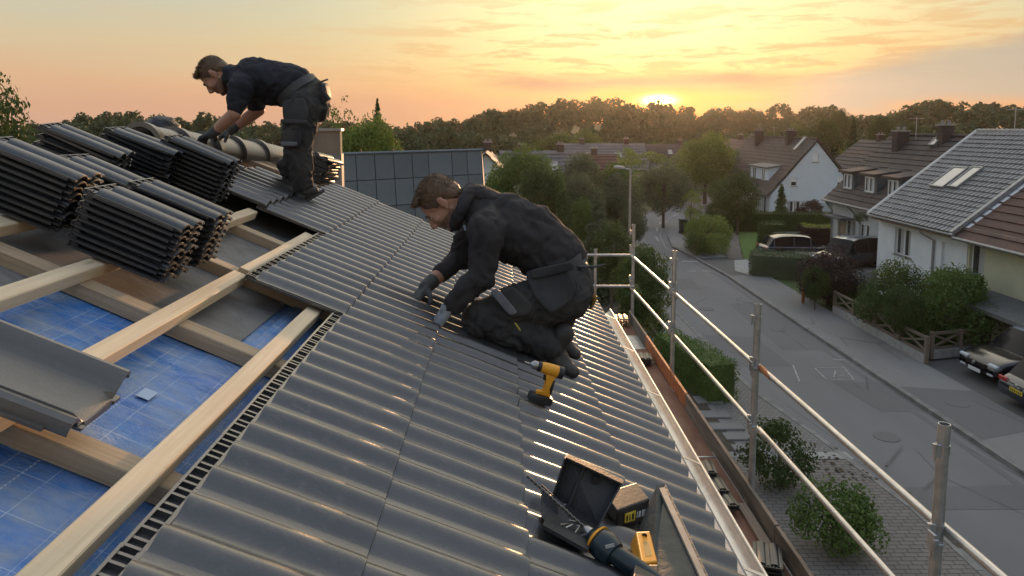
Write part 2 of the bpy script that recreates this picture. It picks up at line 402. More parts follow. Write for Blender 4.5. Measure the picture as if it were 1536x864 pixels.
def timber(name, a, b, w, h, material, parent, up=RN, bev=.002, roll=0.0):
    """beam from a to b (centre of its top face), local x along the length"""
    a = Vector(a); b = Vector(b); L = (b-a).length
    M = axes(b-a, Vector(up).cross(b-a), a)
    m = MB(); n = max(2, int(L/.25)); r = random.Random(int(a.x*991+a.y*313))
    xs = [L*i/n for i in range(n+1)]; vs = []; c_ = .0035
    prof = [(-w/2, -h), (w/2, -h), (w/2, -c_), (w/2-c_, 0), (-w/2+c_, 0), (-w/2, -c_)]
    for x in xs:
        j = r.uniform(-.0015, .0015); k = r.uniform(-.001, .001)
        vs += [(x, p[0]+j, p[1]+k) for p in prof]
    q = len(prof); fs = [(i*q+k, i*q+(k+1) % q, (i+1)*q+(k+1) % q, (i+1)*q+k) for i in range(n) for k in range(q)]
    fs += [tuple(range(q)), tuple(range(n*q+q-1, n*q-1, -1))]
    m.add(vs, fs)
    return m.build(name, material, parent, None, M)
BT = -.03
for sc_, ua, ub, w in ((-.868, -1.4, 3.12, .060), (-1.228, -1.4, 3.13, .062), (-1.588, -1.4, 4.28, .060), (-1.955, -1.4, 4.3, .07), (-2.31, -1.4, 4.4, .06), (-1.232, 3.2, 4.28, .05),
                       (-.46, -1.4, 6.0, .05), (-.06, -1.4, 6.0, .05), (.34, -1.4, 6.0, .05), (.72, -1.4, 6.0, .05)):
    under = sc_ > -.6
    timber('batten', R3(sc_, ua, BT-(.012 if under else 0)), R3(sc_+random.uniform(-.004, .004), ub, BT-(.012 if under else 0)), w, .045, M_WOOD, roof)
for uc in (-.25, .75, 1.665, 2.53, 3.30, 4.02, 4.9, 5.7):
    timber('counter_batten', R3(-2.40, uc+.01, BT-.049), R3(.74, uc, BT-.049), .075, .05, M_WOOD2, roof)
# underlay sheets
def sheet(name, s0, s1, u0, u1, n0, material, amp=.006, seed=0):
    m = MB(); ns = int((s1-s0)/.04); nu = int((u1-u0)/.04); vs = []
    for i in range(ns+1):
        for j in range(nu+1):
            s_ = s0+(s1-s0)*i/ns; u_ = u0+(u1-u0)*j/nu
            z = amp*noise.noise(Vector((s_*2.2+seed, u_*3.5, 1)))+amp*.6*noise.noise(Vector((s_*7, u_*9+seed, 3)))
            vs.append((s_, u_, n0+z))
    fs = [(i*(nu+1)+j, (i+1)*(nu+1)+j, (i+1)*(nu+1)+j+1, i*(nu+1)+j+1) for i in range(ns) for j in range(nu)]
    m.add(vs, fs); return m.build(name, material, roof, 60, RM)
sheet('underlay', -2.42, .80, -1.45, 6.0, -.137, M_BLUE, .005)
sheet('grey_underlay', -2.42, -1.02, 2.58, 6.0, -.129, M_GREY, .0035, 9)
sheet('grey_underlay', -2.42, -1.70, 1.9, 2.60, -.1285, M_GREY, .003, 4)
sheet('underlay_lap', -.98, -.93, 2.60, 3.4, -.120, M_BLUE, .004, 5)
m = MB(); m.box((-1.10, 2.05, -.1285), (-1.06, 2.11, -.1275)) 
m.build('printed_patch', mat('white_print', (.38, .50, .68), rough=.6), roof, None, RM)
# sheathing boards near the ridge at the far end
for k, (u, w, nn_) in enumerate(((5.02, .17, -.022), (5.20, .17, -.026), (5.38, .18, -.020), (5.57, .17, -.028), (5.75, .16, -.022), (5.92, .12, -.026))):
    timber('board', R3(-2.38, u, nn_), R3(-1.56-.02*(k % 2), u+.005, nn_), w, .024, M_BOARD, roof)
timber('board', R3(-2.36, 5.36, .03), R3(-1.62, 5.58, .03), .09, .04, M_BOARD, roof)
timber('ridge_board', R3(-2.40, -1.4, .0), R3(-2.40, 6.03, .0), .15, .03, mat('pale_ridge_board', (.42, .41, .40), (.32, .31, .30), 5, .6, stretch=(.3, 3, 3)), roof)
# gutter, apron, fascia
m = MB(); N = 10
poly = []
gc = (.955, -.055); r_ = .058
outer = [(gc[0]+r_*math.cos(a), gc[1]+r_*math.sin(a)) for a in [math.radians(-200+ (200/ N)*i) for i in range(N+1)]]
inner = [(gc[0]+(r_-.003)*math.cos(a), gc[1]+(r_-.003)*math.sin(a)) for a in [math.radians(-200+(200/N)*i) for i in range(N+1)]]
vs = [(p[0], y, p[1]) for y in (U0, U1+.05) for p in outer+inner[::-1]]; q = len(outer)*2
m.add(vs, [(i, i+q, (i+1) % q+q, (i+1) % q) for i in range(q)])
m.build('gutter', M_ALU, roof, 50, RM)
m = MB(); m.tube([(1.013, U0, -.052), (1.013, U1+.05, -.052)], .0085, 10); m.build('gutter_rim', M_ALU, roof, 60, RM)
m = MB(); vs = []
for (s_, n_) in ((.70, -.032), (.90, -.040), (.918, -.060), (.918, -.063), (.90, -.043), (.70, -.035)): vs += [(s_, U0, n_), (s_, U1, n_)]
m.add(vs, [(2*i, 2*i+1, (2*i+3) % 12, (2*i+2) % 12) for i in range(6)]); m.build('apron', M_APRON, roof, None, RM)
for k in range(9):
    m = MB(); y = U0+.4+k*.85; m.box((.895, y, -.05), (1.015, y+.022, -.047)); m.build('gutter_bracket', M_ALU, roof, None, RM)
# verge board and walls
timber('verge_board', R3(-2.40, 6.075, .012), R3(.86, 6.075, .012), .028, .15, mat('verge_trim', (.30, .26, .21), (.22, .19, .15), 6, .6), roof)
ex_, ez_ = R3(.80, 0, -.16).x, R3(.80, 0, -.16).z; rx_, rz_ = R3(RIDGE_S, 0, -.16).x, R3(RIDGE_S, 0, -.16).z
lx = rx_-(ex_-rx_)
m = MB(); m.prism([(ex_-.08, 0), (ex_-.08, ez_), (rx_, rz_), (lx+.08, ez_), (lx+.08, 0)], U0+.1, 5.95, 'y'); m.build('wall', M_RENDER, roof)
m = MB(); m.add([(rx_, U0, rz_+.10), (rx_, 6.05, rz_+.10), (lx, 6.05, ez_+.10), (lx, U0, ez_+.10), (rx_, U0, rz_+.06), (rx_, 6.05, rz_+.06), (lx, 6.05, ez_+.06), (lx, U0, ez_+.06)], [(0, 1, 2, 3), (7, 6, 5, 4), (0, 3, 7, 4), (1, 5, 6, 2), (3, 2, 6, 7), (0, 4, 5, 1)])
m.build('rear_slope', M_TILE, roof)

# ================================================================ LOOSE TILES, STACKS
ORD = ['topmost', 'second', 'third', 'fourth', 'fifth', 'sixth', 'seventh', 'eighth', 'ninth', 'tenth', 'eleventh']
def stack(px, py, n, rot, desc, n0=BT, step=.0255, jit=.004, jr=.014, spread=0.0, sc=.82, du=0, ds=0):
    """px, py: where the front bottom corner (foot end, near side) of the stack stands in the photograph"""
    cs, cu = at_roof(px, py, n0); s = cs-TL/2*sc+ds; u = cu+TW/2*sc+du
    for k in range(n):      # k = 0 lowest
        M = RM @ T(s+random.gauss(0, jit), u+random.gauss(0, jit), n0+.022+k*step) @ RZ(rot+random.gauss(0, jr)) @ RX(random.gauss(0, spread)) @ RY(random.gauss(0, spread)) @ Matrix.Diagonal((sc, sc, .92, 1)) @ T(-TL/2, -TW/2, 0)
        o = link('roof_tile', ME_TILES, None, M)
        tag(o, ORD[n-1-k]+(' ' if k == n-1 else ' from the top ')+'dark roof tile of '+desc, 'roof tile', 'stacked roof tiles waiting on the battens')
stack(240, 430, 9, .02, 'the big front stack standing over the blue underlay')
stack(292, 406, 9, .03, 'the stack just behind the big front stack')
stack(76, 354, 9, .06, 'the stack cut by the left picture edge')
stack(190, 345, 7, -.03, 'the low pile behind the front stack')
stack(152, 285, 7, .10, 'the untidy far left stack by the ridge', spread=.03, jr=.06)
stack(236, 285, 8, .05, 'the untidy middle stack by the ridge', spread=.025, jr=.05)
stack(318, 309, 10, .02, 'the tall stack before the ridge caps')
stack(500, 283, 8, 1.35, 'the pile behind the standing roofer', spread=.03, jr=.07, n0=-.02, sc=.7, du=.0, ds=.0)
# ================================================================ SCAFFOLD
XS = 1.85; DZ = EYE-2.77
scaf = thing('scaffold', 'galvanised tube scaffold with guard rails and plank deck beside the gutter', 'scaffold', T(XS, 0, 0))
iS = T(-XS, 0, 0)
posts = [(XS, .65, 1.24), (XS, 2.94, 1.24), (XS, 5.2, 1.28), (XS, 7.8, 1.33), (XS, 10.3, 1.38), (1.31, 10.3, 1.73), (.2, 10.3, 1.75)]
for (x, y, d) in posts:
    m = MB(); zt = EYE-d
    m.lathe([(.0205, zt-.0005), (.0245, zt)], 18, 0, T(x, y, 0)); m.f = m.f[2:]; m.mi = m.mi[2:]
    m.tube([(x, y, 0), (x, y, zt)], .0245, 18, caps=False); m.tube([(x, y, .02), (x, y, zt)], .0205, 18, caps=False)
    m.v = m.v; p_ = m.build('post', M_METAL, scaf, 60, iS)
    m2 = MB(); m2.tube([(x, y, zt-.005), (x, y, zt+.001)], [.0245, .0245], 18, caps=False)
    if x == XS:
        for zz, big in ((zt-.11, 0), (EYE-1.70, 1), (EYE-2.14, 1)):
            b = MB(); b.cbox((x-.034, y-.018, zz), (.03, .012, .055), bev=.002); b.tube([(x-.05, y-.026, zz-.04), (x-.05, y-.026, zz+.03)], .006, 8)
            b.tube([(x-.05, y-.026, zz+.024), (x-.05, y-.026, zz+.034)], .0105, 8)
            b.tube([(x, y, zz-.02), (x, y, zz+.02)], .0275, 16)
            if big:
                b.cbox((x-.052, y-.05, zz-.03), (.012, .05, .08), bev=.003); b.cbox((x-.05, y-.075, zz-.055), (.018, .012, .09), bev=.002)
                b.tube([(x-.05, y-.05, zz-.10), (x-.05, y-.05, zz-.02)], .007, 8); b.cbox((x-.03, y-.04, zz-.045), (.05, .05, .012), bev=.002)
            b.build('clamp', M_METAL, scaf, 40, iS)
def rail(a, b, name='guard_rail', material=M_RAIL, r=.019):
    a = Vector(a); b = Vector(b); d = (b-a); n = 12; pts = []; rs = []
    for i in range(n+1):
        t = i/n; pts.append(a+d*t+Vector((0, 0, .004*math.sin(t*3.1)))); rs.append(r)
    m = MB(); m.tube(pts, rs, 14); return m.build(name, material, scaf, 60, iS)
def on_post(px, py, y): return at_depth(px, py, y)
ta = at_depth(950, 384, 10.3); tb = at_depth(1430, 795, 2.94+.0); la = at_depth(951, 434, 10.3); lb = at_depth(1326, 842, 3.55)
def along(a, b, y): t = (y-a.y)/(b.y-a.y); return a+(b-a)*t
for A_, B_ in ((ta, tb), (la, lb)):
    ys = [10.3, 7.8, 5.2, 2.94, .65, -1.2]
    for i in range(5):
        p, q = along(A_, B_, ys[i]), along(A_, B_, ys[i+1]); off = Vector((-.032, 0, 0))
        rail(p+off+Vector((0, .05, .006)), q+off+Vector((0, -.10, -.004)))
for d in (1.82, 2.27):
    rail((XS+.02, 10.28, EYE-d), (.1, 10.28, EYE-d), material=M_METAL)
    m = MB(); m.tube([(1.31, 10.27, EYE-d-.025), (1.31, 10.27, EYE-d+.025)], .029, 12); m.cbox((1.31, 10.24, EYE-d), (.05, .03, .05), bev=.003); m.build('clamp', M_METAL, scaf, 40, iS)
m = MB(); p = along(ta, tb, 5.05); q = along(ta, tb, 5.2); m.tube([p+Vector((-.032, .10, .0065)), p+Vector((-.032, -.12, .0055))], .0205, 14); m.build('rusty_sleeve', M_RUST, scaf, 60, iS)
for (y0, y1, mm) in ((-1.2, 2.0, M_TOE), (2.02, 4.55, M_TOE), (4.57, 6.95, M_TOE), (6.97, 9.0, M_RUST), (9.02, 10.25, M_TOE)):
    m = MB(); m.box((XS-.06, y0, DZ), (XS-.032, y1, DZ+.155), bev=.002)
    m.build('toe_board', mm, scaf, None, iS)
    if mm is M_RUST: scaf.children[-1]['label'] = 'orange painted toe board section'
ys = [-1.2, .9, 3.4, 5.9, 8.4, 10.3]
for i in range(5):
    for k, (x0, x1) in enumerate(((1.02, 1.41), (1.425, XS-.065))):
        m = MB(); m.box((x0, ys[i]+.012, DZ-.05), (x1, ys[i+1]-.012, DZ), bev=.004); m.build('deck_board', M_PLY, scaf, None, iS)
    m = MB(); m.box((1.02, ys[i]-.012, DZ-.05), (XS-.065, ys[i]+.010, DZ+.004)); m.build('deck_joint', M_METAL, scaf, None, iS)
m = MB(); m.box((1.45, 8.9, DZ+.001), (XS-.07, 9.5, DZ+.006), bev=.001); m.build('deck_plate', M_METAL, scaf, None, iS)
def on_deck(px, py, z=0.0): return at_ground(px, py, DZ+z)
def pile(px, py, n, rot, desc, sc=1.0, lean=0.0, flat=True):
    P0 = on_deck(px, py); P0.x = min(P0.x, 1.66)
    for k in range(n):
        M = T(P0.x, P0.y+k*(0 if flat else .2), DZ+.028+(k*.03 if flat else .0)) @ RZ(rot+random.gauss(0, .06)) @ RX(lean) @ Matrix.Scale(sc, 4) @ T(-TL/2, -TW/2, 0)
        tag(link('roof_tile', ME_TILES, None, M), ORD[n-1-k]+' dark tile of '+desc, 'roof tile', 'spare roof tiles left on the scaffold deck')
pile(947, 488, 4, 1.5, 'the pile at the far end of the deck', .6)
pile(983, 545, 3, 1.4, 'the small pile on the metal deck plate', .55)
for k, (px, py) in enumerate(((1082, 704), (1097, 730), (1112, 752))):
    P0 = on_deck(px, py, .05); M = T(1.60, P0.y, DZ+.05+.0*k) @ RZ(1.45+.06*k) @ RY(.10) @ Matrix.Scale(.62, 4) @ T(-TL/2, -TW/2, 0)
    for q in range(2):
        tag(link('roof_tile', ME_TILES, None, M @ T(0, 0, .036*q)), ('upper' if q else 'lower')+' tile of the '+['far', 'middle', 'near'][k]+' pair in the overlapped row on the deck', 'roof tile', 'overlapped tiles on the scaffold deck')
pile(1192, 852, 3, 1.3, 'the pile at the near end of the deck', .62)
for k, (a, b, w) in enumerate((((1112, 760), (1160, 838), .07), ((1124, 752), (1186, 835), .075))):
    A_ = on_deck(*a); B_ = on_deck(*b); A_.x -= .0; A_.z = DZ+.03+.004*k; B_.z = A_.z
    o = timber('timber_offcut', A_, B_, w, .025, M_BOARD, None, up=(0, 0, 1)); tag(o, ['short weathered board on the scaffold deck against the gutter', 'longer pale weathered board on the scaffold deck by the toe board'][k], 'board')

# ================================================================ LOOSE PIECES ON THE ROOF
# big pan tile lower left
def pan_tile():
    m = MB(); prof = [(0, .000), (.004, .020), (.016, .028), (.030, .024), (.040, .010), (.046, .001), (.060, .000), (.064, .010), (.070, .011), (.192, .012), (.202, .018), (.212, .036), (.222, .054), (.232, .062), (.242, .062), (.248, .056), (.252, .046)]
    L = .46
    n = len(prof); rows = [(0, 0), (L-.035, 0), (L-.034, -.0)]
    vs = [(x, p[0], p[1]) for x in (0, L-.03, L) for p in prof]
    vs = [(x if not (x == L and .06 < y < .195) else L-.028, y, z) for x, y, z in vs]
    fs = [(r*n+i, (r+1)*n+i, (r+1)*n+i+1, r*n+i+1) for r in range(2) for i in range(n-1)]
    k = len(vs); vs += [(x, p[0], p[1]-.011) for x in (0, L) for p in prof]
    fs += [(k+i, k+i+1, k+n+i+1, k+n+i) for i in range(n-1)]+[(2*n+i, k+n+i, k+n+i+1, 2*n+i+1) for i in range(n-1)]+[(i, i+1, k+i+1, k+i) for i in range(n-1)]
    fs += [(0, k, k+n, 2*n, n), (n-1, 2*n-1, 3*n-1, k+2*n-1, k+n-1)]
    m.add(vs, fs)
    m.box((L-.055, .062, -.020), (L+.004, .19, -.011)); m.box((L-.006, .062, -.011), (L+.004, .19, .000)); m.box((L-.04, .040, -.012), (L+.01, .056, -.004))
    m.box((L-.02, .196, -.014), (L+.006, .23, -.004)); m.box((.02, -.012, -.012), (L-.05, 0, -.004))
    for y in (.02, .12, .22): m.box((.05, y, -.03), (.07, y+.02, -.010))
    return m.mesh('pan_tile', tile_material('pan_tile_grey', (.085, .08, .072), (.125, .118, .105), .36), 35)
s_, u_ = at_roof(92, 655, .0)
tag(link('pan_tile', pan_tile(), None, RM @ T(s_-.455, u_+.0, .004) @ RZ(.03) @ Matrix.Scale(1.0, 4)), 'large loose grey pan tile lying across the battens over the blue underlay', 'roof tile')
# ridge caps
def ridge_cap():
    m = MB(); n = 14; L = .36; vs = []
    st = [(0, .128, .0), (.0, .148, 0), (.045, .146, 0), (.048, .130, 0), (L*.55, .122, 0), (L-.02, .112, 0), (L, .108, 0)]
    for (x, r, _) in st:
        for i in range(n+1):
            a = math.pi*i/n; vs.append((x, math.cos(a)*r*1.02, math.sin(a)*r*.80))
    q = n+1; fs = [(j*q+i, (j+1)*q+i, (j+1)*q+i+1, j*q+i+1) for j in range(len(st)-1) for i in range(n)]
    k = len(vs)
    for x, r in ((0, .112), (L, .094)):
        for i in range(n+1): a = math.pi*i/n; vs.append((x, math.cos(a)*r*1.02, math.sin(a)*r*.80-.002))
    fs += [(k+i, k+i+1, k+q+i+1, k+q+i) for i in range(n)]+[(i, k+i, k+i+1, i+1) for i in range(n)]+[((len(st)-1)*q+i, (len(st)-1)*q+i+1, k+q+i+1, k+q+i) for i in range(n)]
    m.add(vs, fs); return m.mesh('ridge_cap', tile_material('ridge_cap_tile', (.045, .041, .036), (.085, .074, .062), .34), 35)
ME_RC = ridge_cap()
rcA = R3(-2.44, 4.55, .012); rcB = R3(-2.0, 6.0, .03); L_ = (rcB-rcA).length
rcl = ['ridge cap lying closest to the dark sack on the ridge', 'ridge cap just left of the standing roofer\'s gloves', 'ridge cap under the standing roofer\'s gloves', 'ridge cap just right of the standing roofer\'s gloves', 'last ridge cap of the row beside the standing roofer\'s legs']
for k in range(5):
    p = rcA+(rcB-rcA)*((.0+k*.29)/L_)+RN*(.012)
    M = axes(rcB-rcA, RN.cross(rcB-rcA), p) @ RZ(random.gauss(0, .03)) @ RX(random.gauss(0, .04))
    tag(link('ridge_cap', ME_RC, None, M), rcl[k], 'ridge tile', 'ridge caps laid in a row along the ridge')
# dark sack behind the ridge
bm = bmesh.new(); bmesh.ops.create_icosphere(bm, subdivisions=4, radius=1)
for v in bm.verts:
    p = v.co.copy(); k = 1+.16*noise.noise(p*1.7)+.06*noise.noise(p*5)-.05*abs(noise.noise(p*9)); v.co = Vector((p.x*.125*k, p.y*.14*k, max(p.z, -.75)*.105*k))
me = bpy.data.meshes.new('sack'); bm.to_mesh(me); bm.free(); me.materials.append(mat('dark_sack', (.010, .012, .017), (.022, .026, .034), 9, .55, 0, .4)); me.polygons.foreach_set('use_smooth', [True]*len(me.polygons))
tag(link('rubble_sack', me, None, T(at_depth(243, 197, 5.1))), 'dark lumpy plastic rubble sack sitting on the ridge behind the caps', 'sack')
# nail on the membrane
m = MB(); a = Vector(R3(*at_roof(45, 524, -.12), -.117)); b = Vector(R3(*at_roof(78, 523, -.12), -.117)); m.tube([a, b], .0045, 8); m.tube([a, a+(b-a)*.1], .007, 8)
tag(m.build('bolt', M_BLACK, None, 40), 'small black bolt lying on the blue underlay', 'bolt')
m = MB(); a = Vector(R3(*at_roof(384, 690, .0), .004)); m.cbox((0, 0, 0), (.022, .012, .006), bev=.002)
tag(m.build('plastic_clip', M_BLACK, None, None, T(a) @ RY(PITCH) @ RZ(-.3)), 'tiny black plastic clip on the lower left tiles', 'clip')

# ================================================================ TOOLS
M_YEL = mat('tool_yellow', (.80, .36, .02), (.72, .31, .02), 12, .42, 0, .05)
M_TEAL = mat('tool_dark_teal', (.010, .022, .030), (.016, .032, .040), 12, .30)
M_CHROME = mat('chuck_metal', (.45, .45, .45), (.3, .3, .3), 30, .28, .9)
M_YLAB = mat('yellow_label', (.62, .50, .05), (.5, .4, .03), 30, .5)
M_WLAB = mat('pale_label', (.6, .62, .62), rough=.4)
def rlathe(m, prof, a, b, n=18, mi=0):
    a = Vector(a); b = Vector(b); z = (b-a).normalized(); x = z.orthogonal().normalized(); y = z.cross(x)
    M = Matrix(((x.x, y.x, z.x, a.x), (x.y, y.y, z.y, a.y), (x.z, y.z, z.z, a.z), (0, 0, 0, 1))); L = (b-a).length
    m.lathe([(r, t*L) for r, t in prof], n, mi, M)
def extr(m, poly, w, M=None, mi=0, bev=.004):
    """side outline in x,z extruded in y with softened edges"""
    c = Vector((sum(p[0] for p in poly)/len(poly), sum(p[1] for p in poly)/len(poly)))
    def ring(k, y): return [(c.x+(p[0]-c.x)*k, y, c.y+(p[1]-c.y)*k) for p in poly]
    rs = [ring(.90, -w/2), ring(.98, -w/2+bev*.6), ring(1, -w/2+bev*1.6), ring(1, w/2-bev*1.6), ring(.98, w/2-bev*.6), ring(.90, w/2)]
    n = len(poly); vs = [p for r in rs for p in r]
    if M is not None: vs = [M @ Vector(p) for p in vs]
    m.add(vs, [tuple(range(n)), tuple(range(6*n-1, 5*n-1, -1))]+[(j*n+i, j*n+(i+1) % n, (j+1)*n+(i+1) % n, (j+1)*n+i) for j in range(5) for i in range(n)], mi)
def cordless_drill(M, label):
    """local: x towards the chuck, z up, origin under the battery"""
    t = thing('cordless_drill', label, 'drill', M)
    m = MB(); rlathe(m, [(.020, 0), (.026, .03), (.028, .12), (.028, .6), (.026, .85), (.023, 1)], (-.055, 0, .158), (.048, 0, .158), 20); m.build('motor_housing', M_YEL, t, 40)
    m = MB(); rlathe(m, [(.018, 0), (.0285, .12), (.0295, .5), (.029, 1)], (-.064, 0, .158), (-.035, 0, .158), 20); m.build('rear_cap', M_BLACK, t, 40)
    m = MB(); rlathe(m, [(.024, 0), (.0245, .6), (.022, 1)], (.048, 0, .158), (.064, 0, .158), 20); m.build('clutch_ring', M_BLACK, t, 40)
    m = MB(); rlathe(m, [(.019, 0), (.0205, .1), (.0205, .6), (.015, .8), (.009, 1)], (.064, 0, .158), (.100, 0, .158), 18); c_ = m.build('chuck', M_CHROME, t, 40)
    m = MB(); m.tube([(.10, 0, .158), (.128, 0, .158)], .0028, 8); m.build('bit', M_CHROME, c_, 40)
    m = MB(); extr(m, [(-.030, .14), (.018, .14), (.010, .115), (.002, .08), (.004, .052), (.030, .046), (.030, .036), (-.038, .036), (-.036, .052), (-.028, .075), (-.032, .11)], .034); m.build('handle', M_YEL, t, 50)
    m = MB(); extr(m, [(-.024, .12), (-.020, .075), (-.030, .05), (-.037, .05), (-.037, .075), (-.034, .12)], .0365); m.build('rubber_grip', M_BLACK, t, 50)
    m = MB(); extr(m, [(.010, .128), (.022, .126), (.018, .104), (.008, .106)], .016); m.build('trigger', M_BLACK, t, 50)
    m = MB(); extr(m, [(-.050, .036), (.050, .036), (.058, .024), (.056, .0), (-.048, .0), (-.054, .02)], .062); b_ = m.build('battery', M_BLACK, t, 50)
    m = MB(); m.box((.012, -.0318, .006), (.034, -.0305, .022)); m.build('label', mat('orange_label', (.7, .25, .04), rough=.5), b_)
    m = MB(); m.cbox((-.012, -.0285, .160), (.042, .004, .020), bev=.001); m.build('label', M_BLACK, t)
    for k in range(5): 
        m = MB(); m.cbox((-.026+.007*k, -.0310, .160), (.0045 if k % 2 else .003, .0012, .010)); m.build('lettering', M_YLAB, t.children[-1] if k == 0 else [c for c in t.children if c.name.startswith('label')][0])
    return t
pd = Vector(R3(*at_roof(809, 603, .022), .022))
Md = axes(Vector((-1, -.15, .12)), Vector((0, -1, 0)), pd)      # pointing up the roof; local y = towards the viewer's right-hand rule
Md = Matrix(((-.97, .17, -.14, pd.x), (-.20, -.96, .16, pd.y), (.14, .17, .975, pd.z), (0, 0, 0, 1)))
xa = Vector((-.95, -.14, .34)).normalized(); za = Vector((.46, .10, 1)); za = (za-xa*za.dot(xa)).normalized(); ya = za.cross(xa)
Md = Matrix(((xa.x, ya.x, za.x, pd.x), (xa.y, ya.y, za.y, pd.y), (xa.z, ya.z, za.z, pd.z), (0, 0, 0, 1)))
cordless_drill(Md @ RZ(math.pi) @ RZ(math.pi) @ Matrix.Scale(.90, 4), 'yellow and black cordless drill standing on its battery by the kneeling roofer')

# open black tool case
def PR(px, py, h): return R3(*at_roof(px, py, h), h)      # a point h above the tiles
def slab(name, pts, th, material, parent=None, back=None):
    """plate through four or more points with thickness away from the viewer"""
    P_ = [Vector(p) for p in pts]; nrm = (P_[1]-P_[0]).cross(P_[2]-P_[0]).normalized()
    if back is not None and nrm.dot(back) < 0: nrm = -nrm
    n = len(P_); m = MB(); m.add(P_+[p+nrm*th for p in P_], [tuple(range(n)), tuple(range(2*n-1, n-1, -1))]+[(i, (i+1) % n, (i+1) % n+n, i+n) for i in range(n)])
    return m.build(name, material, parent)
AW = Vector((0, 1, .2))
def D(px, py, Y): return at_depth(px, py, Y)
M_CASE = mat('case_plastic', (.016, .018, .021), (.03, .032, .036), 9, .6, 0, .2, 120)
case = thing('tool_case', 'open black plastic tool case with its lid standing up on the tiles', 'tool case')
ld = [PR(852, 683, .17), PR(935, 722, .17), PR(898, 789, .045), PR(832, 745, .045)]
o = slab('lid', ld, .006, M_CASE, case, AW)
for a, b in ((0, 1), (1, 2), (2, 3), (3, 0)):
    inn = -AW*.0; e = slab('lid_rim', [ld[a], ld[b], ld[b]+Vector((-.010, -.035, .006)), ld[a]+Vector((-.010, -.035, .006))], .005, M_CASE, o, AW)
mid = [(ld[0]*.7+ld[1]*.3), (ld[3]*.7+ld[2]*.3)]
m = MB(); m.tube([mid[0]-AW*.01, mid[1]-AW*.01], .006, 8); m.build('lid_rib', M_CASE, o)
m = MB(); c_ = PR(893, 715, .15); m.tube([c_-AW*.006, c_-AW*.02], .012, 14); m.build('latch', M_CASE, o)
bs = [PR(832, 745, .04), PR(898, 789, .04), PR(880, 830, .04), PR(812, 792, .04)]
slab('tray', bs, .01, M_CASE, case, AW)
slab('side_flap', [PR(812, 728, .07), PR(846, 756, .07), PR(866, 820, .035), PR(812, 776, .035)], .006, M_CASE, case, AW)
slab('tray_wall', [PR(832, 745, .085), PR(812, 726, .085), PR(816, 760, .045), PR(838, 778, .045)], .006, M_CASE, case, AW)
m = MB(); m.cbox((0, 0, 0), (.016, .006, .010), bev=.001); m.build('clasp', M_CHROME, case, None, T(PR(845, 758, .06)))
for k, (px, py) in enumerate(((838, 770), (848, 776), (858, 781), (868, 788), (852, 790), (864, 797), (876, 802), (846, 786))):
    q = PR(px, py, .052); r_ = random.Random(k); dv = Vector((r_.uniform(-1, 1), r_.uniform(-.4, .4), r_.uniform(-.4, .4))).normalized()*.016
    m = MB(); m.tube([q-dv, q+dv], .0022, 6); m.tube([q+dv*.9, q+dv*1.1], .0045, 8); tag(m.build('screw', M_CHROME, case))
# charger / battery box with yellow label
def box_from(pts, depthv, name, material, parent=None):
    P_ = [Vector(p) for p in pts]; n = 4; m = MB(); Q_ = [p+Vector(depthv) for p in P_]
    m.add(P_+Q_, [(0, 1, 2, 3), (7, 6, 5, 4)]+[(i, (i+1) % n, (i+1) % n+n, i+n) for i in range(n)])
    o = m.build(name, material, parent); bv = o.modifiers.new('b', 'BEVEL'); bv.width = .005; bv.segments = 2; return o
chg = thing('battery_charger', 'black battery charger with a small yellow label behind the open case', 'charger')
fr = [PR(926, 766, .088), PR(975, 748, .088), PR(971, 781, .03), PR(926, 791, .03)]
o = box_from(fr, tuple(RU*.09-RS*.03), 'housing', M_BLACK, chg)
def lerp2(q, a, b): return q[0].lerp(q[1], a).lerp(q[3].lerp(q[2], a), b)
lb_ = [lerp2(fr, .22, .25)-AW*.007, lerp2(fr, .55, .25)-AW*.007, lerp2(fr, .55, .75)-AW*.007, lerp2(fr, .22, .75)-AW*.007]
slab('label', lb_, .0012, M_YLAB, chg, AW)
for a, b in ((.27, .31), (.36, .39), (.44, .50)):
    slab('lettering', [lerp2(fr, a, .35)-AW*.009, lerp2(fr, b, .35)-AW*.009, lerp2(fr, b, .65)-AW*.009, lerp2(fr, a, .65)-AW*.009], .0008, M_BLACK, chg, AW)
for a, b in ((.60, .62), (.66, .72), (.76, .86)):
    slab('lettering', [lerp2(fr, a, .35)-AW*.007, lerp2(fr, b, .35)-AW*.007, lerp2(fr, b, .65)-AW*.007, lerp2(fr, a, .65)-AW*.007], .0008, M_WLAB, chg, AW)
# grey sheet leaning
sh = slab('metal_sheet', [PR(984, 731, .11), PR(996, 729, .11), PR(1066, 880, .12), PR(975, 900, .03), PR(955, 800, .03)], .008, M_DGREY, None, AW)
tag(sh, 'dark grey offcut of sheet metal leaning on edge at the bottom of the tiles', 'metal sheet')
e = slab('folded_edge', [PR(988, 730, .115), PR(999, 728, .115), PR(1070, 880, .125), PR(1058, 882, .125)], .006, mat('worn_edge', (.34, .32, .29), (.25, .24, .22), 20, .5, .3), sh, -AW)
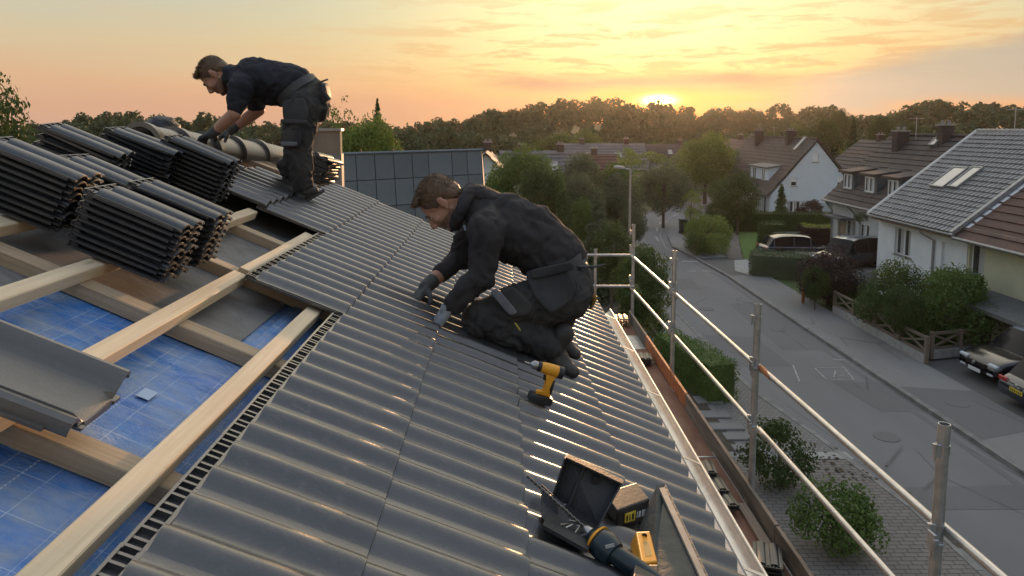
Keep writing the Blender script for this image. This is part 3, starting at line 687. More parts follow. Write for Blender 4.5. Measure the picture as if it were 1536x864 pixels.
# hammer drill with a long bit
hd = thing('hammer_drill', 'dark teal hammer drill with a long twisted bit lying by the open tool case', 'drill')
A0, A1, A2, A3 = PR(886, 800, .062), PR(914, 826, .06), PR(958, 856, .055), PR(985, 880, .05)
m = MB(); rlathe(m, [(.014, 0), (.028, .10), (.040, .38), (.043, .7), (.036, 1)], A0, A1+(A1-A0)*.25, 24); m.build('gear_housing', M_TEAL, hd, 40)
m = MB(); rlathe(m, [(.0315, 0), (.0405, .5), (.0425, 1)], A0+(A1-A0)*.24, A0+(A1-A0)*.40, 24); m.build('yellow_ring', M_YEL, hd, 40)
m = MB(); rlathe(m, [(.026, 0), (.028, .5), (.026, 1)], A1, A2+(A2-A1)*.6, 20); m.build('handle', M_TEAL, hd, 40)
m = MB(); rlathe(m, [(.009, 0), (.014, .3), (.017, 1)], A0+(A0-A1)*.35, A0, 16); m.build('chuck', M_CHROME, hd, 40)
m = MB(); B0 = A0+(A0-A1)*.3; B1 = PR(790, 713, .125); dd = B1-B0; xx = dd.orthogonal().normalized(); yy = dd.normalized().cross(xx)
for ph in (0, math.pi): m.tube([B0+dd*(i/60)+(xx*math.cos(i*.8+ph)+yy*math.sin(i*.8+ph))*.0026 for i in range(61)], .0028, 6)
m.build('bit', mat('drill_steel', (.22, .21, .2), (.1, .1, .1), 30, .35, .8), hd, 50)
m = MB(); m.cbox((0, 0, 0), (.024, .001, .013), bev=.0004); q = A1.lerp(A0, .15); m.build('label', M_WLAB, hd, None, axes((1, .0, .25), (0, 1, .3), q+Vector((.003, -.040, .030))))
bx = [PR(952, 846, .075), PR(988, 846, .075), PR(992, 900, .075), PR(945, 896, .075)]; box_from(bx, tuple(RN*-.05), 'battery', M_BLACK, hd)
yt = thing('yellow_battery_pack', 'small yellow tool battery standing between the hammer drill and the metal sheet', 'battery')
yb = [PR(954, 797, .072), PR(975, 796, .072), PR(987, 842, .072), PR(963, 845, .072)]; box_from(yb, tuple(RN*-.045), 'housing', M_YEL, yt)
slab('label', [lerp2(yb, .3, .35)-AW*.002, lerp2(yb, .7, .35)-AW*.002, lerp2(yb, .7, .8)-AW*.002, lerp2(yb, .3, .8)-AW*.002], .001, mat('amber_label', (.45, .28, .08), rough=.5), yt, AW)
m = MB(); c_ = lerp2(yb, .5, .15); m.tube([c_-AW*.001, c_-AW*.003], .009, 16); m.build('screw_boss', M_BLACK, yt)
# ================================================================ PEOPLE
def cap(m, p1, r1, p2, r2, lat=None, f=1.0, n=16, k=5):
    p1 = Vector(p1); p2 = Vector(p2); d = p2-p1; L = d.length; z = d.normalized() if L > 1e-6 else Vector((0, 0, 1)); x = z.orthogonal().normalized(); y = z.cross(x)
    vs = []; prof = [(p1, r1, -math.pi/2+math.pi/2*i/k) for i in range(k+1)]+[(p2, r2, math.pi/2*i/k) for i in range(k+1)]
    for c, r, a in prof:
        rr = max(r*math.cos(a), 1e-5); cc = c+z*(r*math.sin(a))
        for j in range(n):
            t = 2*math.pi*j/n; vs.append(cc+(x*math.cos(t)+y*math.sin(t))*rr)
    if lat is not None:
        lat = Vector(lat).normalized(); q = []
        for v in vs:
            t = min(1, max(0, (v-p1).dot(z)/(L or 1))); c = p1+d*t; q.append(v+lat*((v-c).dot(lat)*(f-1)))
        vs = q
    rows = len(prof); m.add(vs, [(i*n+j, i*n+(j+1) % n, (i+1)*n+(j+1) % n, (i+1)*n+j) for i in range(rows-1) for j in range(n)]+[tuple(range(n-1, -1, -1)), tuple(range((rows-1)*n, rows*n))])
def ell(m, c, r, M=None, n=18, k=12):
    vs = []; M = M or Matrix.Identity(3)
    for i in range(k+1):
        a = -math.pi/2+math.pi*i/k
        for j in range(n):
            t = 2*math.pi*j/n; vs.append(Vector(c)+M @ Vector((r[0]*max(math.cos(a), 1e-4)*math.cos(t), r[1]*max(math.cos(a), 1e-4)*math.sin(t), r[2]*math.sin(a))))
    m.add(vs, [(i*n+j, i*n+(j+1) % n, (i+1)*n+(j+1) % n, (i+1)*n+j) for i in range(k) for j in range(n)]+[tuple(range(n-1, -1, -1)), tuple(range(k*n, (k+1)*n))])
def organic(name, m, voxel, mats, parent, smooth_it=4, disp=None, post=None, dec=None):
    me = m.mesh(name+'_src', mats); o = bpy.data.objects.new('tmp', me); col.objects.link(o)
    r = o.modifiers.new('r', 'REMESH'); r.mode = 'VOXEL'; r.voxel_size = voxel; r.use_smooth_shade = True
    s_ = o.modifiers.new('s', 'SMOOTH'); s_.iterations = smooth_it; s_.factor = .5
    dg = bpy.context.evaluated_depsgraph_get(); dg.update(); e = bpy.data.meshes.new_from_object(o.evaluated_get(dg))
    bpy.data.objects.remove(o); bpy.data.meshes.remove(me); e.name = name
    if disp:
        e.update(); ns = [v.normal.copy() for v in e.vertices]; co = [v.co.copy() for v in e.vertices]
        e.vertices.foreach_set('co', np.array([tuple(c+n*disp(c)) for c, n in zip(co, ns)], dtype=np.float32).ravel())
    e.materials.clear()
    for x in (mats if isinstance(mats, (list, tuple)) else [mats]): e.materials.append(x)
    if post: post(e)
    e.polygons.foreach_set('use_smooth', [True]*len(e.polygons)); e.update()
    return link(name, e, parent)
def folds(scale, amp, ax=None):
    def f(p):
        q = p*scale
        w = Vector((noise.noise(p*9+Vector((3, 1, 7))), noise.noise(p*9+Vector((8, 2, 1))), noise.noise(p*9)))
        a = noise.noise(q*.55+w*1.2); b = noise.noise(Vector((q.x*1.5, q.y*.6, q.z*1.1))+w*1.4)
        return amp*(a*1.0+(1-2*abs(b))*.7-.25)
    return f
def cloth(name, c1, c2, rough=.85):
    return mat(name, c1, c2, 7, rough, 0, .35, 260, spec=.25, bdist=.002)
M_SKIN = mat('skin', (.36, .19, .13), (.44, .245, .17), 12, .5, 0, .1, 300, bdist=.001, spec=.35)
M_STUB = mat('stubbled_skin', (.15, .09, .065), (.23, .135, .095), 90, .6, 0, .2, 300, bdist=.001)
M_HAIR = mat('brown_hair', (.085, .050, .028), (.16, .098, .055), 40, .55, 0, .6, 200, stretch=(1, 1, 3), bdist=.003)
M_HOOD = cloth('black_hoodie', (.028, .026, .028), (.045, .042, .044)); M_TEE = cloth('dark_navy_tee', (.018, .020, .028), (.030, .032, .042))
M_TROU = cloth('charcoal_work_trousers', (.032, .033, .036), (.062, .060, .057)); M_POCK = cloth('grey_black_pocket_cloth', (.045, .047, .052), (.070, .072, .077))
M_BELT = mat('dark_belt', (.03, .032, .037), (.05, .052, .058), 20, .6, 0, .3, 120, bdist=.002)
M_BOOT = mat('work_boot', (.025, .023, .022), (.05, .046, .042), 12, .6, 0, .4, 90, bdist=.003)
M_SOLE = mat('boot_sole', (.03, .03, .03), (.06, .057, .052), 12, .85, 0, .3)
M_GLD = mat('dark_work_glove', (.04, .043, .045), (.075, .08, .08), 16, .75, 0, .4, 200, bdist=.002); M_GLL = mat('pale_work_glove', (.28, .30, .33), (.18, .20, .225), 14, .75, 0, .4, 200, bdist=.002)
M_FADE = mat('cropped_hair', (.07, .042, .028), (.12, .075, .05), 120, .6, 0, .3, 300, bdist=.001)
M_EYE = mat('eye', (.55, .53, .5), rough=.2)

def head_parts(body, o, fwd, up, K, hair_parent, seed=0):
    fwd = Vector(fwd).normalized(); up = Vector(up).normalized(); rt = fwd.cross(up).normalized(); up = rt.cross(fwd)
    M3 = Matrix(((rt.x, fwd.x, up.x), (rt.y, fwd.y, up.y), (rt.z, fwd.z, up.z))); o = Vector(o)
    def W(x, y, z): return o+M3 @ (Vector((x, y, z))*K)
    def C(a, ra, b, rb): cap(body, W(*a), ra*K, W(*b), rb*K)
    def E(c, r, Mx=None): ell(body, W(*c), [q*K for q in r], M3 @ (Mx or Matrix.Identity(3)))
    E((0, -.015, .030), (.074, .096, .086)); E((0, .030, -.025), (.060, .060, .080)); E((0, -.03, -.01), (.066, .075, .07))
    for s in (-1, 1):
        C((s*.050, -.005, -.055), .022, (s*.022, .060, -.098), .019); E((s*.036, .058, -.028), (.024, .024, .022))
        C((s*.030, .072, .020), .010, (s*.012, .082, .018), .010); E((s*.0135, .099, -.040), (.009, .010, .007))
        E((s*.078, -.012, -.008), (.007, .019, .031), Matrix.Rotation(s*.3, 3, 'Z')); C((s*.081, -.022, .016), .0055, (s*.083, -.026, -.012), .0055); C((s*.080, -.010, .020), .005, (s*.081, -.022, .016), .005); E((s*.079, -.006, -.034), (.006, .009, .009))
        E((s*.031, .068, .001), (.015, .012, .009))
    E((0, .068, -.103), (.022, .018, .015)); C((0, .084, .010), .0085, (0, .106, -.030), .0125)
    C((-.018, .082, -.062), .0075, (.018, .082, -.062), .0075); C((-.015, .081, -.075), .0075, (.015, .081, -.075), .0075); C((0, .080, -.055), .010, (0, .080, -.050), .012)
    return W, M3
def hair(W, M3, K, parent, o, tuft=True, seed=1, fade=0):
    m = MB(); r = random.Random(seed)
    ell(m, W(0, -.040, .022), [.0785*K, .070*K, .050*K], M3)
    ell(m, W(0, -.022, .045), [.0760*K, .0925*K, .0800*K], M3); ell(m, W(0, -.052, .005), [.072*K, .064*K, .072*K], M3); ell(m, W(0, .035, .092), [.054*K, .040*K, .018*K], M3)
    for i in range(46 if tuft else 30):
        a = r.uniform(-.052, .052); b = r.uniform(.0, .075); c_ = W(a, b, .092+.014*math.cos(a*20)-b*.15); q = W(a+r.uniform(-.012, .012), b+r.uniform(.004, .02), .114+r.uniform(-.006, .008)-b*.22)
        cap(m, c_, .008*K, q, .0035*K, n=6, k=2)
    d = lambda p: .0032*K*noise.noise(Vector((p.x*60, p.y*60, p.z*60)))+.0015*noise.noise(p*190)
    o_ = organic('hair', m, .0045, M_HAIR, parent, 2, d)
    me = o_.data; rg = np.random.default_rng(seed+3); nv = len(me.vertices); co = np.empty(nv*3, np.float32); me.vertices.foreach_get('co', co); co = co.reshape(-1, 3)
    no = np.array([tuple(v.normal) for v in me.vertices]); cen = np.array(W(0, -.02, .03)); ax_u = np.array(M3.col[2]); ax_f = np.array(M3.col[1])
    q = (co-cen) @ np.array(M3)/K; ok = np.where((q[:, 2] > -.02))[0]; idx = rg.choice(ok, 5200); P_ = co[idx]+rg.normal(scale=.001, size=(5200, 3)); top = (q[idx, 2] > .045)[:, None]
    dr = no[idx]*.8+ax_f*np.where(top, .7, -.4)+ax_u*.1*top+rg.normal(scale=.28, size=(5200, 3)); dr /= np.linalg.norm(dr, axis=1)[:, None]
    ln = (np.where(top[:, 0], .011, .0045)*rg.uniform(.6, 1.3, 5200)*K)[:, None]; sd = np.cross(dr, rg.normal(size=(5200, 3))); sd /= np.linalg.norm(sd, axis=1)[:, None]; w_ = .0009*K
    V = np.stack([P_-sd*w_, P_+sd*w_, P_+dr*ln+sd*w_*.3, P_+dr*ln-sd*w_*.3], 1).reshape(-1, 3); st = quads_mesh('strands', V, M_HAIR); so = link('hair_strands', st, o_); tag(so, kind='stuff')
    return o_
def glove(parent, wr, kn_dir, palm_n, thumb, K, material, curl=(.5, .6, .5), name='glove', spread=.1, forearm=None):
    d = Vector(kn_dir).normalized(); n = Vector(palm_n); n = (n-d*n.dot(d)).normalized(); t = d.cross(n); 
    if t.dot(Vector(thumb)) < 0: t = -t
    wr = Vector(wr); m = MB(); ws = (.031, .0105, -.0105, -.030); ln = (.98, 1.08, 1.0, .80)
    if forearm is not None: cap(m, wr-Vector(forearm).normalized()*.045*K, .036*K, wr, .032*K)
    for w, l in zip(ws, ln):
        k = wr+d*(.086*K-abs(w)*.25*K)+t*(w*K); cap(m, wr+d*.01*K+t*(w*.6*K), .018*K, k, .0135*K)
        p = k; a = .15; dd = d+t*(w*spread*12)
        for j, (sl, rr) in enumerate(((.042, .0118), (.026, .0108), (.021, .0100))):
            a += curl[j]+random.uniform(-.06, .06)
            v = (dd.normalized()*math.cos(a)+n*math.sin(a)).normalized(); q = p+v*(sl*l*K); cap(m, p, rr*K, q, (rr-.0008)*K, n=12, k=4); p = q
    b = wr+d*.022*K+t*.028*K+n*.008*K; v1 = (d*.55+t*.75+n*.45).normalized(); v2 = (d*.85+t*.25+n*.5).normalized()
    cap(m, b, .017*K, b+v1*.040*K, .0135*K); cap(m, b+v1*.040*K, .013*K, b+v1*.040*K+v2*.030*K, .0105*K)
    dsp = lambda p: .0012*noise.noise(p*70)
    return organic(name, m, .0042, material, parent, 3, dsp)
def boot(parent, ank, toe, upv, K):
    ank = Vector(ank); toe = Vector(toe); f = (toe-ank).normalized(); u = Vector(upv); u = (u-f*u.dot(f)).normalized(); s_ = f.cross(u); m = MB()
    heel = ank-f*.045*K-u*.045*K; L = 1.0
    cap(m, ank+u*.09*K, .052*K, ank-u*.01*K, .050*K); cap(m, heel, .040*K, heel+f*.10*K+u*.004*K, .043*K, s_, 1.0); cap(m, heel+f*.09*K, .043*K, heel+f*.185*K-u*.004*K, .036*K, s_, 1.2); cap(m, ank, .045*K, heel+f*.13*K+u*.01*K, .036*K)
    b = organic('boot', m, .007, M_BOOT, parent, 4, lambda p: .0015*noise.noise(p*60))
    m = MB(); prof = []
    for i in range(20):
        a = 2*math.pi*i/20; x = math.cos(a)*.138+.068; y = math.sin(a)*(.040+.010*math.cos(a-.5)); prof.append((x, y))
    base = heel-u*.043*K; vs = [base+f*(x*K)+s_*(y*K)+u*(z*K) for z in (-.006, .018) for x, y in prof]
    m.add(vs, [tuple(range(19, -1, -1)), tuple(range(20, 40))]+[(i, (i+1) % 20, (i+1) % 20+20, i+20) for i in range(20)]); m.build('sole', M_SOLE, b, 40)
    return b

def figure(label, J, K, style, heado, headf, headu, hands, extra):
    """J: joint name -> world point. One continuous body mesh, clothing and hair as its children"""
    P = {k: Vector(v) for k, v in J.items()}; LAT = Vector((0, 1, 0))
    root = MB()
    # ---- continuous body
    b = root
    W, M3 = head_parts(b, heado, headf, headu, K*1.0, None)
    cap(b, W(0, -.035, -.05), .054*K, P['neck'], .060*K); cap(b, P['neck'], .07*K, P['chest'], .105*K, LAT, 1.3); cap(b, P['chest'], .105*K, P['spine'], .098*K, LAT, 1.25); cap(b, P['spine'], .098*K, P['pelvis'], .11*K, LAT, 1.3)
    for s in 'NF':
        cap(b, P['chest'].lerp(P['neck'], .6), .06*K, P['sh'+s], .056*K); cap(b, P['sh'+s], .054*K, P['el'+s], .042*K); cap(b, P['el'+s], .043*K, P['el'+s].lerp(P['wr'+s], .35), .042*K); cap(b, P['el'+s].lerp(P['wr'+s], .35), .042*K, P['wr'+s], .028*K)
        hd_ = (hands[s]['d']).normalized(); cap(b, P['wr'+s], .026*K, P['wr'+s]+hd_*.03*K, .014*K)
        cap(b, P['hip'+s], .09*K, P['kn'+s], .058*K); cap(b, P['kn'+s], .056*K, P['an'+s], .038*K)
    headw = Vector(heado); inv = M3.inverted()
    def post(me):
        # short stubble on jaw and upper lip
        mi = np.zeros(len(me.polygons), dtype=np.int32)
        for i, p in enumerate(me.polygons):
            q = inv @ (p.center-headw)/K
            if q.z < -.048 and q.y > -.015 and q.z > -.135 and q.y > (-q.z-.10)*1.5-.02 and abs(q.x) < .075: mi[i] = 1
            if -.062 < q.z < -.048 and q.y > .06 and abs(q.x) < .03: mi[i] = 1
            if q.z > .0 and q.z > (q.y-.02)*1.1 and abs(q.x) < .0765 and q.y < .06: mi[i] = 2
        me.polygons.foreach_set('material_index', mi)
    body = organic('person', b, .0058, [M_SKIN, M_STUB, M_FADE], None, 3, None, post)
    tag(body, label, 'person')
    hair(W, M3, K, body, headw)
    for s in (-1, 1):
        m = MB(); ell(m, W(s*.031, .0755, -.001), [.010*K, .0075*K, .0045*K], M3); m.build('eye', M_EYE, body, 60)
        m = MB(); cap(m, W(s*.044, .078, .019), .0045*K, W(s*.016, .090, .021), .005*K, n=8, k=3); m.build('eyebrow', M_HAIR, body, 60)
        m = MB(); cap(m, W(s*.040, .080, .004), .0025*K, W(s*.020, .086, .002), .0025*K, n=6, k=2); m.build('eyelash', M_HAIR, body, 60)
    # ---- top
    m = MB(); sm = M_HOOD if style == 'hoodie' else M_TEE
    cap(m, P['neck'], .080*K, P['chest'], .135*K, LAT, 1.30); cap(m, P['chest'], .138*K, P['spine'], .128*K, LAT, 1.25); cap(m, P['spine'], .130*K, P['waist'], .128*K, LAT, 1.22)
    for s in 'NF':
        cap(m, P['chest'].lerp(P['neck'], .55), .088*K, P['sh'+s], .078*K)
        if style == 'hoodie':
            sl = P['el'+s].lerp(P['wr'+s], extra['sleeve'][s]); cap(m, P['sh'+s], .078*K, P['el'+s], .060*K); cap(m, P['el'+s], .062*K, sl, .044*K); cap(m, sl-(sl-P['el'+s]).normalized()*.03, .046*K, sl, .047*K)
        else:
            sl = P['sh'+s].lerp(P['el'+s], extra['sleeve'][s]); cap(m, P['sh'+s], .074*K, sl-(sl-P['sh'+s]).normalized()*.05*K, .062*K); cap(m, sl-(sl-P['sh'+s]).normalized()*.06*K, .060*K, sl-(sl-P['sh'+s]).normalized()*.015*K, .059*K, k=2)
    for (a, ra, bb, rb) in extra.get('top', ()): cap(m, a, ra*K, bb, rb*K, LAT, 1.3)
    organic('hoodie' if style == 'hoodie' else 'tee_shirt', m, .0085, sm, body, 3, folds(12, .013*K))
    if style == 'hoodie':
        m = MB(); c0 = P['neck']; ax_ = (Vector(heado)-P['neck']).normalized()
        n_ = 14; pts = []
        e1 = Vector((0, 1, 0)); e2 = ax_.cross(e1).normalized(); cen = c0.lerp(Vector(heado), .42)-Vector(headf).normalized()*(-.0)
        for i in range(n_):
            a0, a1 = 2*math.pi*i/n_, 2*math.pi*(i+1)/n_
            f_ = lambda a: cen+(e1*math.cos(a)*.098+e2*math.sin(a)*.086)*K+ax_*(.018*math.sin(a))*K
            rr = lambda a: (.028+.010*max(0, math.sin(a+extra['hoodph'])))*K
            cap(m, f_(a0), rr(a0), f_(a1), rr(a1), n=10, k=3)
        for (a, ra, bb, rb) in extra['hood']: cap(m, a, ra*K, bb, rb*K, LAT, 2.0)
        organic('hood', m, .008, M_HOOD, body, 3, folds(19, .007*K))
    else:
        m = MB(); n_ = 14; ax_ = (Vector(heado)-P['neck']).normalized(); e1 = Vector((0, 1, 0)); e2 = ax_.cross(e1).normalized(); cen = P['neck'].lerp(Vector(heado), .22)
        for i in range(n_):
            a0, a1 = 2*math.pi*i/n_, 2*math.pi*(i+1)/n_; f_ = lambda a: cen+(e1*math.cos(a)*.078+e2*math.sin(a)*.070)*K
            cap(m, f_(a0), .016*K, f_(a1), .016*K, n=8, k=3)
        organic('collar', m, .007, M_TEE, body, 2, folds(19, .003))
    # ---- trousers
    m = MB(); cap(m, P['waist'], .118*K, P['pelvis'], .130*K, LAT, 1.24)
    for s in 'NF':
        cap(m, P['pelvis'].lerp(P['hip'+s], .6), .125*K, P['hip'+s], .122*K); cap(m, P['hip'+s], .120*K, P['kn'+s], .086*K); cap(m, P['kn'+s], .088*K, P['kn'+s].lerp(P['an'+s], .45), .076*K); cap(m, P['kn'+s].lerp(P['an'+s], .45), .076*K, P['an'+s].lerp(P['kn'+s], .08), .064*K)
    for (a, ra, bb, rb) in extra.get('seat', ()): cap(m, a, ra*K, bb, rb*K, LAT, 1.15)
    organic('trousers', m, .0085, M_TROU, body, 3, folds(14, .015*K))
    # ---- belt
    ax_ = (P['waist']-P['pelvis']).normalized(); m = MB(); e2 = ax_.cross(LAT).normalized(); c_ = P['waist'].lerp(P['pelvis'], extra.get('belt', .35)); vs = []; n_ = 40
    for (h_, rr) in ((-.026, .141), (-.026, .147), (.026, .147), (.026, .141)):
        for i in range(n_): a = 2*math.pi*i/n_; vs.append(c_+ax_*(h_*K)+LAT*(math.cos(a)*rr*1.22*K)+e2*(math.sin(a)*rr*K))
    m.add(vs, [(j*n_+i, j*n_+(i+1) % n_, ((j+1) % 4)*n_+(i+1) % n_, ((j+1) % 4)*n_+i) for j in range(4) for i in range(n_)]); m.build('belt', M_BELT, body, 50)
    for s in 'NF':
        h = hands[s]; glove(body, P['wr'+s], h['d'], h['n'], h['t'], K, h['m'], h.get('curl', (.45, .6, .5)), forearm=P['wr'+s]-P['el'+s])
        boot(body, P['an'+s], P['to'+s], extra['bootup'][s], K*extra.get('bk', .92))
    return body
def slabm(name, pts, th, material, parent, dirv, bev=.006):
    """cloth piece through pixel-plane points: rounded plate"""
    P_ = [Vector(p) for p in pts]; n = len(P_); dirv = Vector(dirv); c = sum(P_, Vector())/n
    rings = [(0.90, 0), (1.0, .35), (1.0, .8), (.96, 1.0)]; m = MB(); vs = []
    for k, t in rings: vs += [c+(p-c)*k+dirv*(th*t) for p in P_]
    m.add(vs, [tuple(range(n)), tuple(range(4*n-1, 3*n-1, -1))]+[(j*n+i, j*n+(i+1) % n, (j+1)*n+(i+1) % n, (j+1)*n+i) for j in range(3) for i in range(n)])
    o = m.build(name, material, parent)
    sd = o.modifiers.new('s', 'SUBSURF'); sd.levels = 2; sd.render_levels = 2; sd.subdivision_type = 'SIMPLE'
    o2 = o.modifiers.new('m', 'SMOOTH'); o2.iterations = 4; o2.factor = .5
    o.data.polygons.foreach_set('use_smooth', [True]*len(o.data.polygons)); return o
D = at_depth
BACK = Vector((0, 1, 0))
# ---- kneeling roofer
K1 = 1.13
J1 = dict(neck=D(716, 316, 3.72), chest=D(757, 343, 3.74), spine=D(800, 368, 3.75), waist=D(832, 392, 3.75), pelvis=D(846, 424, 3.75),
          shN=D(731, 343, 3.53), elN=D(722, 414, 3.46), wrN=D(671, 464, 3.44), shF=D(716, 332, 3.93), elF=D(692, 385, 3.92), wrF=D(639, 430, 3.74),
          hipN=D(846, 440, 3.61), knN=D(726, 478, 3.52), anN=D(832, 522, 3.52), toN=D(872, 550, 3.48), hipF=D(846, 436, 3.89), knF=D(752, 470, 3.93), anF=D(838, 498, 3.86), toF=D(872, 522, 3.80))
P1 = D(654, 482, 3.44); P2 = D(617, 456, 3.66)
h1 = dict(N=dict(d=P1-J1['wrN']+Vector((0, 0, -.02)), n=Vector((-.1, .2, -1)), t=Vector((0, 1, 0)), m=M_GLL, curl=(.40, .55, .45)),
          F=dict(d=P2-J1['wrF'], n=Vector((.25, -.1, -1)), t=Vector((0, -1, 0)), m=M_GLD, curl=(.45, .65, .5)))
x1 = dict(sleeve=dict(N=.80, F=.50), hoodph=2.0, hood=[(D(722, 292, 3.74), .045, D(742, 300, 3.75), .042), (D(712, 290, 3.74), .038, D(722, 292, 3.74), .045)],
          top=[(D(800, 340, 3.75), .10, D(845, 385, 3.75), .11), (D(760, 322, 3.75), .10, D(800, 340, 3.75), .10)], seat=[(D(850, 428, 3.75), .115, D(846, 440, 3.75), .12)],
          belt=.15, bk=.86, bootup=dict(N=Vector((.6, -.1, .8)), F=Vector((.6, -.1, .8))))
man1 = figure('kneeling roofer in a black hoodie and charcoal work trousers, laying tiles with gloved hands', J1, K1, 'hoodie', D(662, 305, 3.70), (-.56, -.05, -.83), (-.83, 0, .56), h1, x1)
FR = Vector((0, -1, 0))
def DQ(*a): return [D(x, y, d) for x, y, d in a]
slabm('holster_pocket', DQ((786, 408, 3.50), (850, 396, 3.46), (866, 432, 3.46), (858, 452, 3.46), (826, 474, 3.43), (800, 446, 3.45)), .035, M_POCK, man1, -FR)
slabm('pocket_flap', DQ((792, 406, 3.475), (858, 392, 3.44), (864, 404, 3.44), (798, 420, 3.46)), .012, M_TROU, man1, -FR)
slabm('thigh_pocket', DQ((738, 444, 3.425), (768, 428, 3.43), (800, 458, 3.43), (796, 474, 3.42), (762, 478, 3.41)), .03, M_TROU, man1, -FR)
slabm('reflective_strip', DQ((734, 438, 3.41), (746, 432, 3.41), (778, 470, 3.405), (764, 474, 3.40)), .01, mat('grey_strip', (.10, .11, .13), (.15, .16, .18), 14, .5), man1, -FR)
slabm('stitch_mark', DQ((771, 484, 3.43), (774, 484, 3.43), (782, 496, 3.43), (779, 496, 3.43)), .003, mat('yellow_stitch', (.5, .45, .05), rough=.6), man1, -FR)
slabm('tool_pouch', DQ((866, 400, 3.60), (884, 396, 3.60), (894, 440, 3.60), (886, 462, 3.60), (868, 452, 3.60)), .14, M_BELT, man1, -FR)
m = MB(); m.tube(DQ((868, 400, 3.58), (890, 400, 3.58), (906, 398, 3.58)), [.008, .007, .006], 8); m.build('pencil', M_GLD, man1, 60)
m = MB(); m.tube(DQ((884, 432, 3.62), (892, 448, 3.62), (886, 464, 3.62)), [.012, .014, .008], 8); m.build('brass_hook', mat('brass', (.35, .24, .08), rough=.35, metal=.9), man1, 60)
m = MB(); m.tube(DQ((696, 338, 3.60), (699, 346, 3.58)), [.006, .007], 8); m.build('drawstring_tip', M_GLL, man1, 60)
# ---- standing roofer
K2 = 1.02
J2 = dict(neck=D(352, 116, 5.0), chest=D(382, 118, 5.0), spine=D(418, 123, 5.0), waist=D(441, 128, 5.0), pelvis=D(456, 146, 5.0),
          shN=D(362, 131, 4.81), elN=D(352, 171, 4.77), wrN=D(318, 201, 4.83), shF=D(368, 128, 5.19), elF=D(388, 165, 5.24), wrF=D(345, 196, 5.16),
          hipN=D(455, 158, 4.91), knN=D(446, 226, 4.87), anN=D(456, 283, 4.90), toN=D(432, 297, 4.88), hipF=D(458, 156, 5.09), knF=D(446, 224, 5.12), anF=D(436, 262, 5.16), toF=D(414, 277, 5.14))
h2 = dict(N=dict(d=D(298, 209, 4.90)-J2['wrN'], n=Vector((.1, .1, -1)), t=Vector((0, 1, 0)), m=M_GLD, curl=(.35, .5, .4)), F=dict(d=D(330, 207, 5.14)-J2['wrF'], n=Vector((.1, 0, -1)), t=Vector((0, -1, 0)), m=M_GLD, curl=(.45, .6, .5)))
x2 = dict(sleeve=dict(N=.80, F=.85), top=[(D(405, 138, 5.0), .085, D(432, 142, 5.0), .075), (D(385, 112, 5.0), .10, D(430, 118, 5.0), .10)], seat=[(D(462, 142, 5.0), .12, D(468, 158, 5.0), .115)], belt=.45,
          bootup=dict(N=Vector((-.1, 0, 1)), F=Vector((-.1, 0, 1))))
man2 = figure('standing roofer bent over in a dark tee shirt, setting ridge caps with dark gloves', J2, K2, 'tee', D(323, 114, 5.0), (-.56, -.05, -.83), (-.83, 0, .56), h2, x2)
slabm('holster_pocket', DQ((422, 150, 4.80), (456, 146, 4.78), (462, 166, 4.78), (458, 184, 4.78), (424, 184, 4.80)), .03, M_POCK, man2, -FR)
slabm('pocket_hem', DQ((420, 178, 4.785), (460, 180, 4.765), (460, 186, 4.765), (421, 185, 4.785)), .012, M_BELT, man2, -FR)
slabm('knee_pocket', DQ((420, 195, 4.78), (452, 195, 4.77), (450, 222, 4.76), (422, 222, 4.77)), .025, M_TROU, man2, -FR)
slabm('reflective_strip', DQ((420, 212, 4.765), (446, 213, 4.755), (446, 219, 4.755), (421, 219, 4.765)), .008, MATS['grey_strip'], man2, -FR)
slabm('tool_pouch', DQ((480, 122, 4.92), (487, 124, 4.92), (492, 145, 4.92), (487, 160, 4.92), (479, 158, 4.92)), .12, M_BELT, man2, -FR)
m = MB(); m.tube(DQ((478, 124, 4.9), (486, 121, 4.9), (492, 119, 4.9)), [.007, .006, .006], 8); m.build('pencil', M_GLD, man2, 60)
m = MB(); m.tube(DQ((486, 138, 4.9), (494, 150, 4.9)), [.012, .016], 8); m.build('hammer_head', M_BOOT, man2, 60)
# ================================================================ GROUND, HILLS
SKY_PX = [(-600, 186), (0, 189), (60, 188), (100, 187), (160, 179), (200, 172), (245, 175), (290, 184), (450, 187), (600, 187), (650, 187), (700, 182), (760, 168), (830, 159), (900, 160), (940, 158), (970, 166), (1010, 167), (1050, 168), (1100, 172), (1170, 172), (1240, 172), (1300, 178), (1345, 172), (1380, 160), (1410, 157), (1450, 163), (1536, 166), (2200, 170)]
def sky_y(px): return float(np.interp(px, [p[0] for p in SKY_PX], [p[1] for p in SKY_PX]))
def smooth(a, b, x): t = min(1, max(0, (x-a)/(b-a))); return t*t*(3-2*t)
def hill(x, y):
    if y < 90: return 0.0
    a = 755+1100*x/y
    top = EYE+(190-sky_y(a))/1100*300-7.8
    h = top*smooth(100, 300, y)*(1.0 if y < 320 else max(.6, 1-(y-320)/800))
    return h+.8*noise.noise(Vector((x/40, y/40, 0)))*smooth(90, 140, y)
M_GRASS = mat('rough_grass', (.045, .065, .022), (.075, .095, .035), .35, .95, 0, .5, 6, bdist=.1)
m = MB(); xs = list(np.concatenate([np.arange(-650, -150, 50), np.arange(-150, 330, 12), np.arange(330, 690, 50)])); ys_ = list(np.concatenate([np.arange(-200, 90, 29), np.arange(90, 400, 10), np.arange(400, 690, 40)]))
vs = [(x, y, hill(x, y)-.02) for x in xs for y in ys_]; n = len(ys_)
m.add(vs, [(i*n+j, (i+1)*n+j, (i+1)*n+j+1, i*n+j+1) for i in range(len(xs)-1) for j in range(n-1)])
tag(m.build('ground', M_GRASS, None, 180), kind='structure')

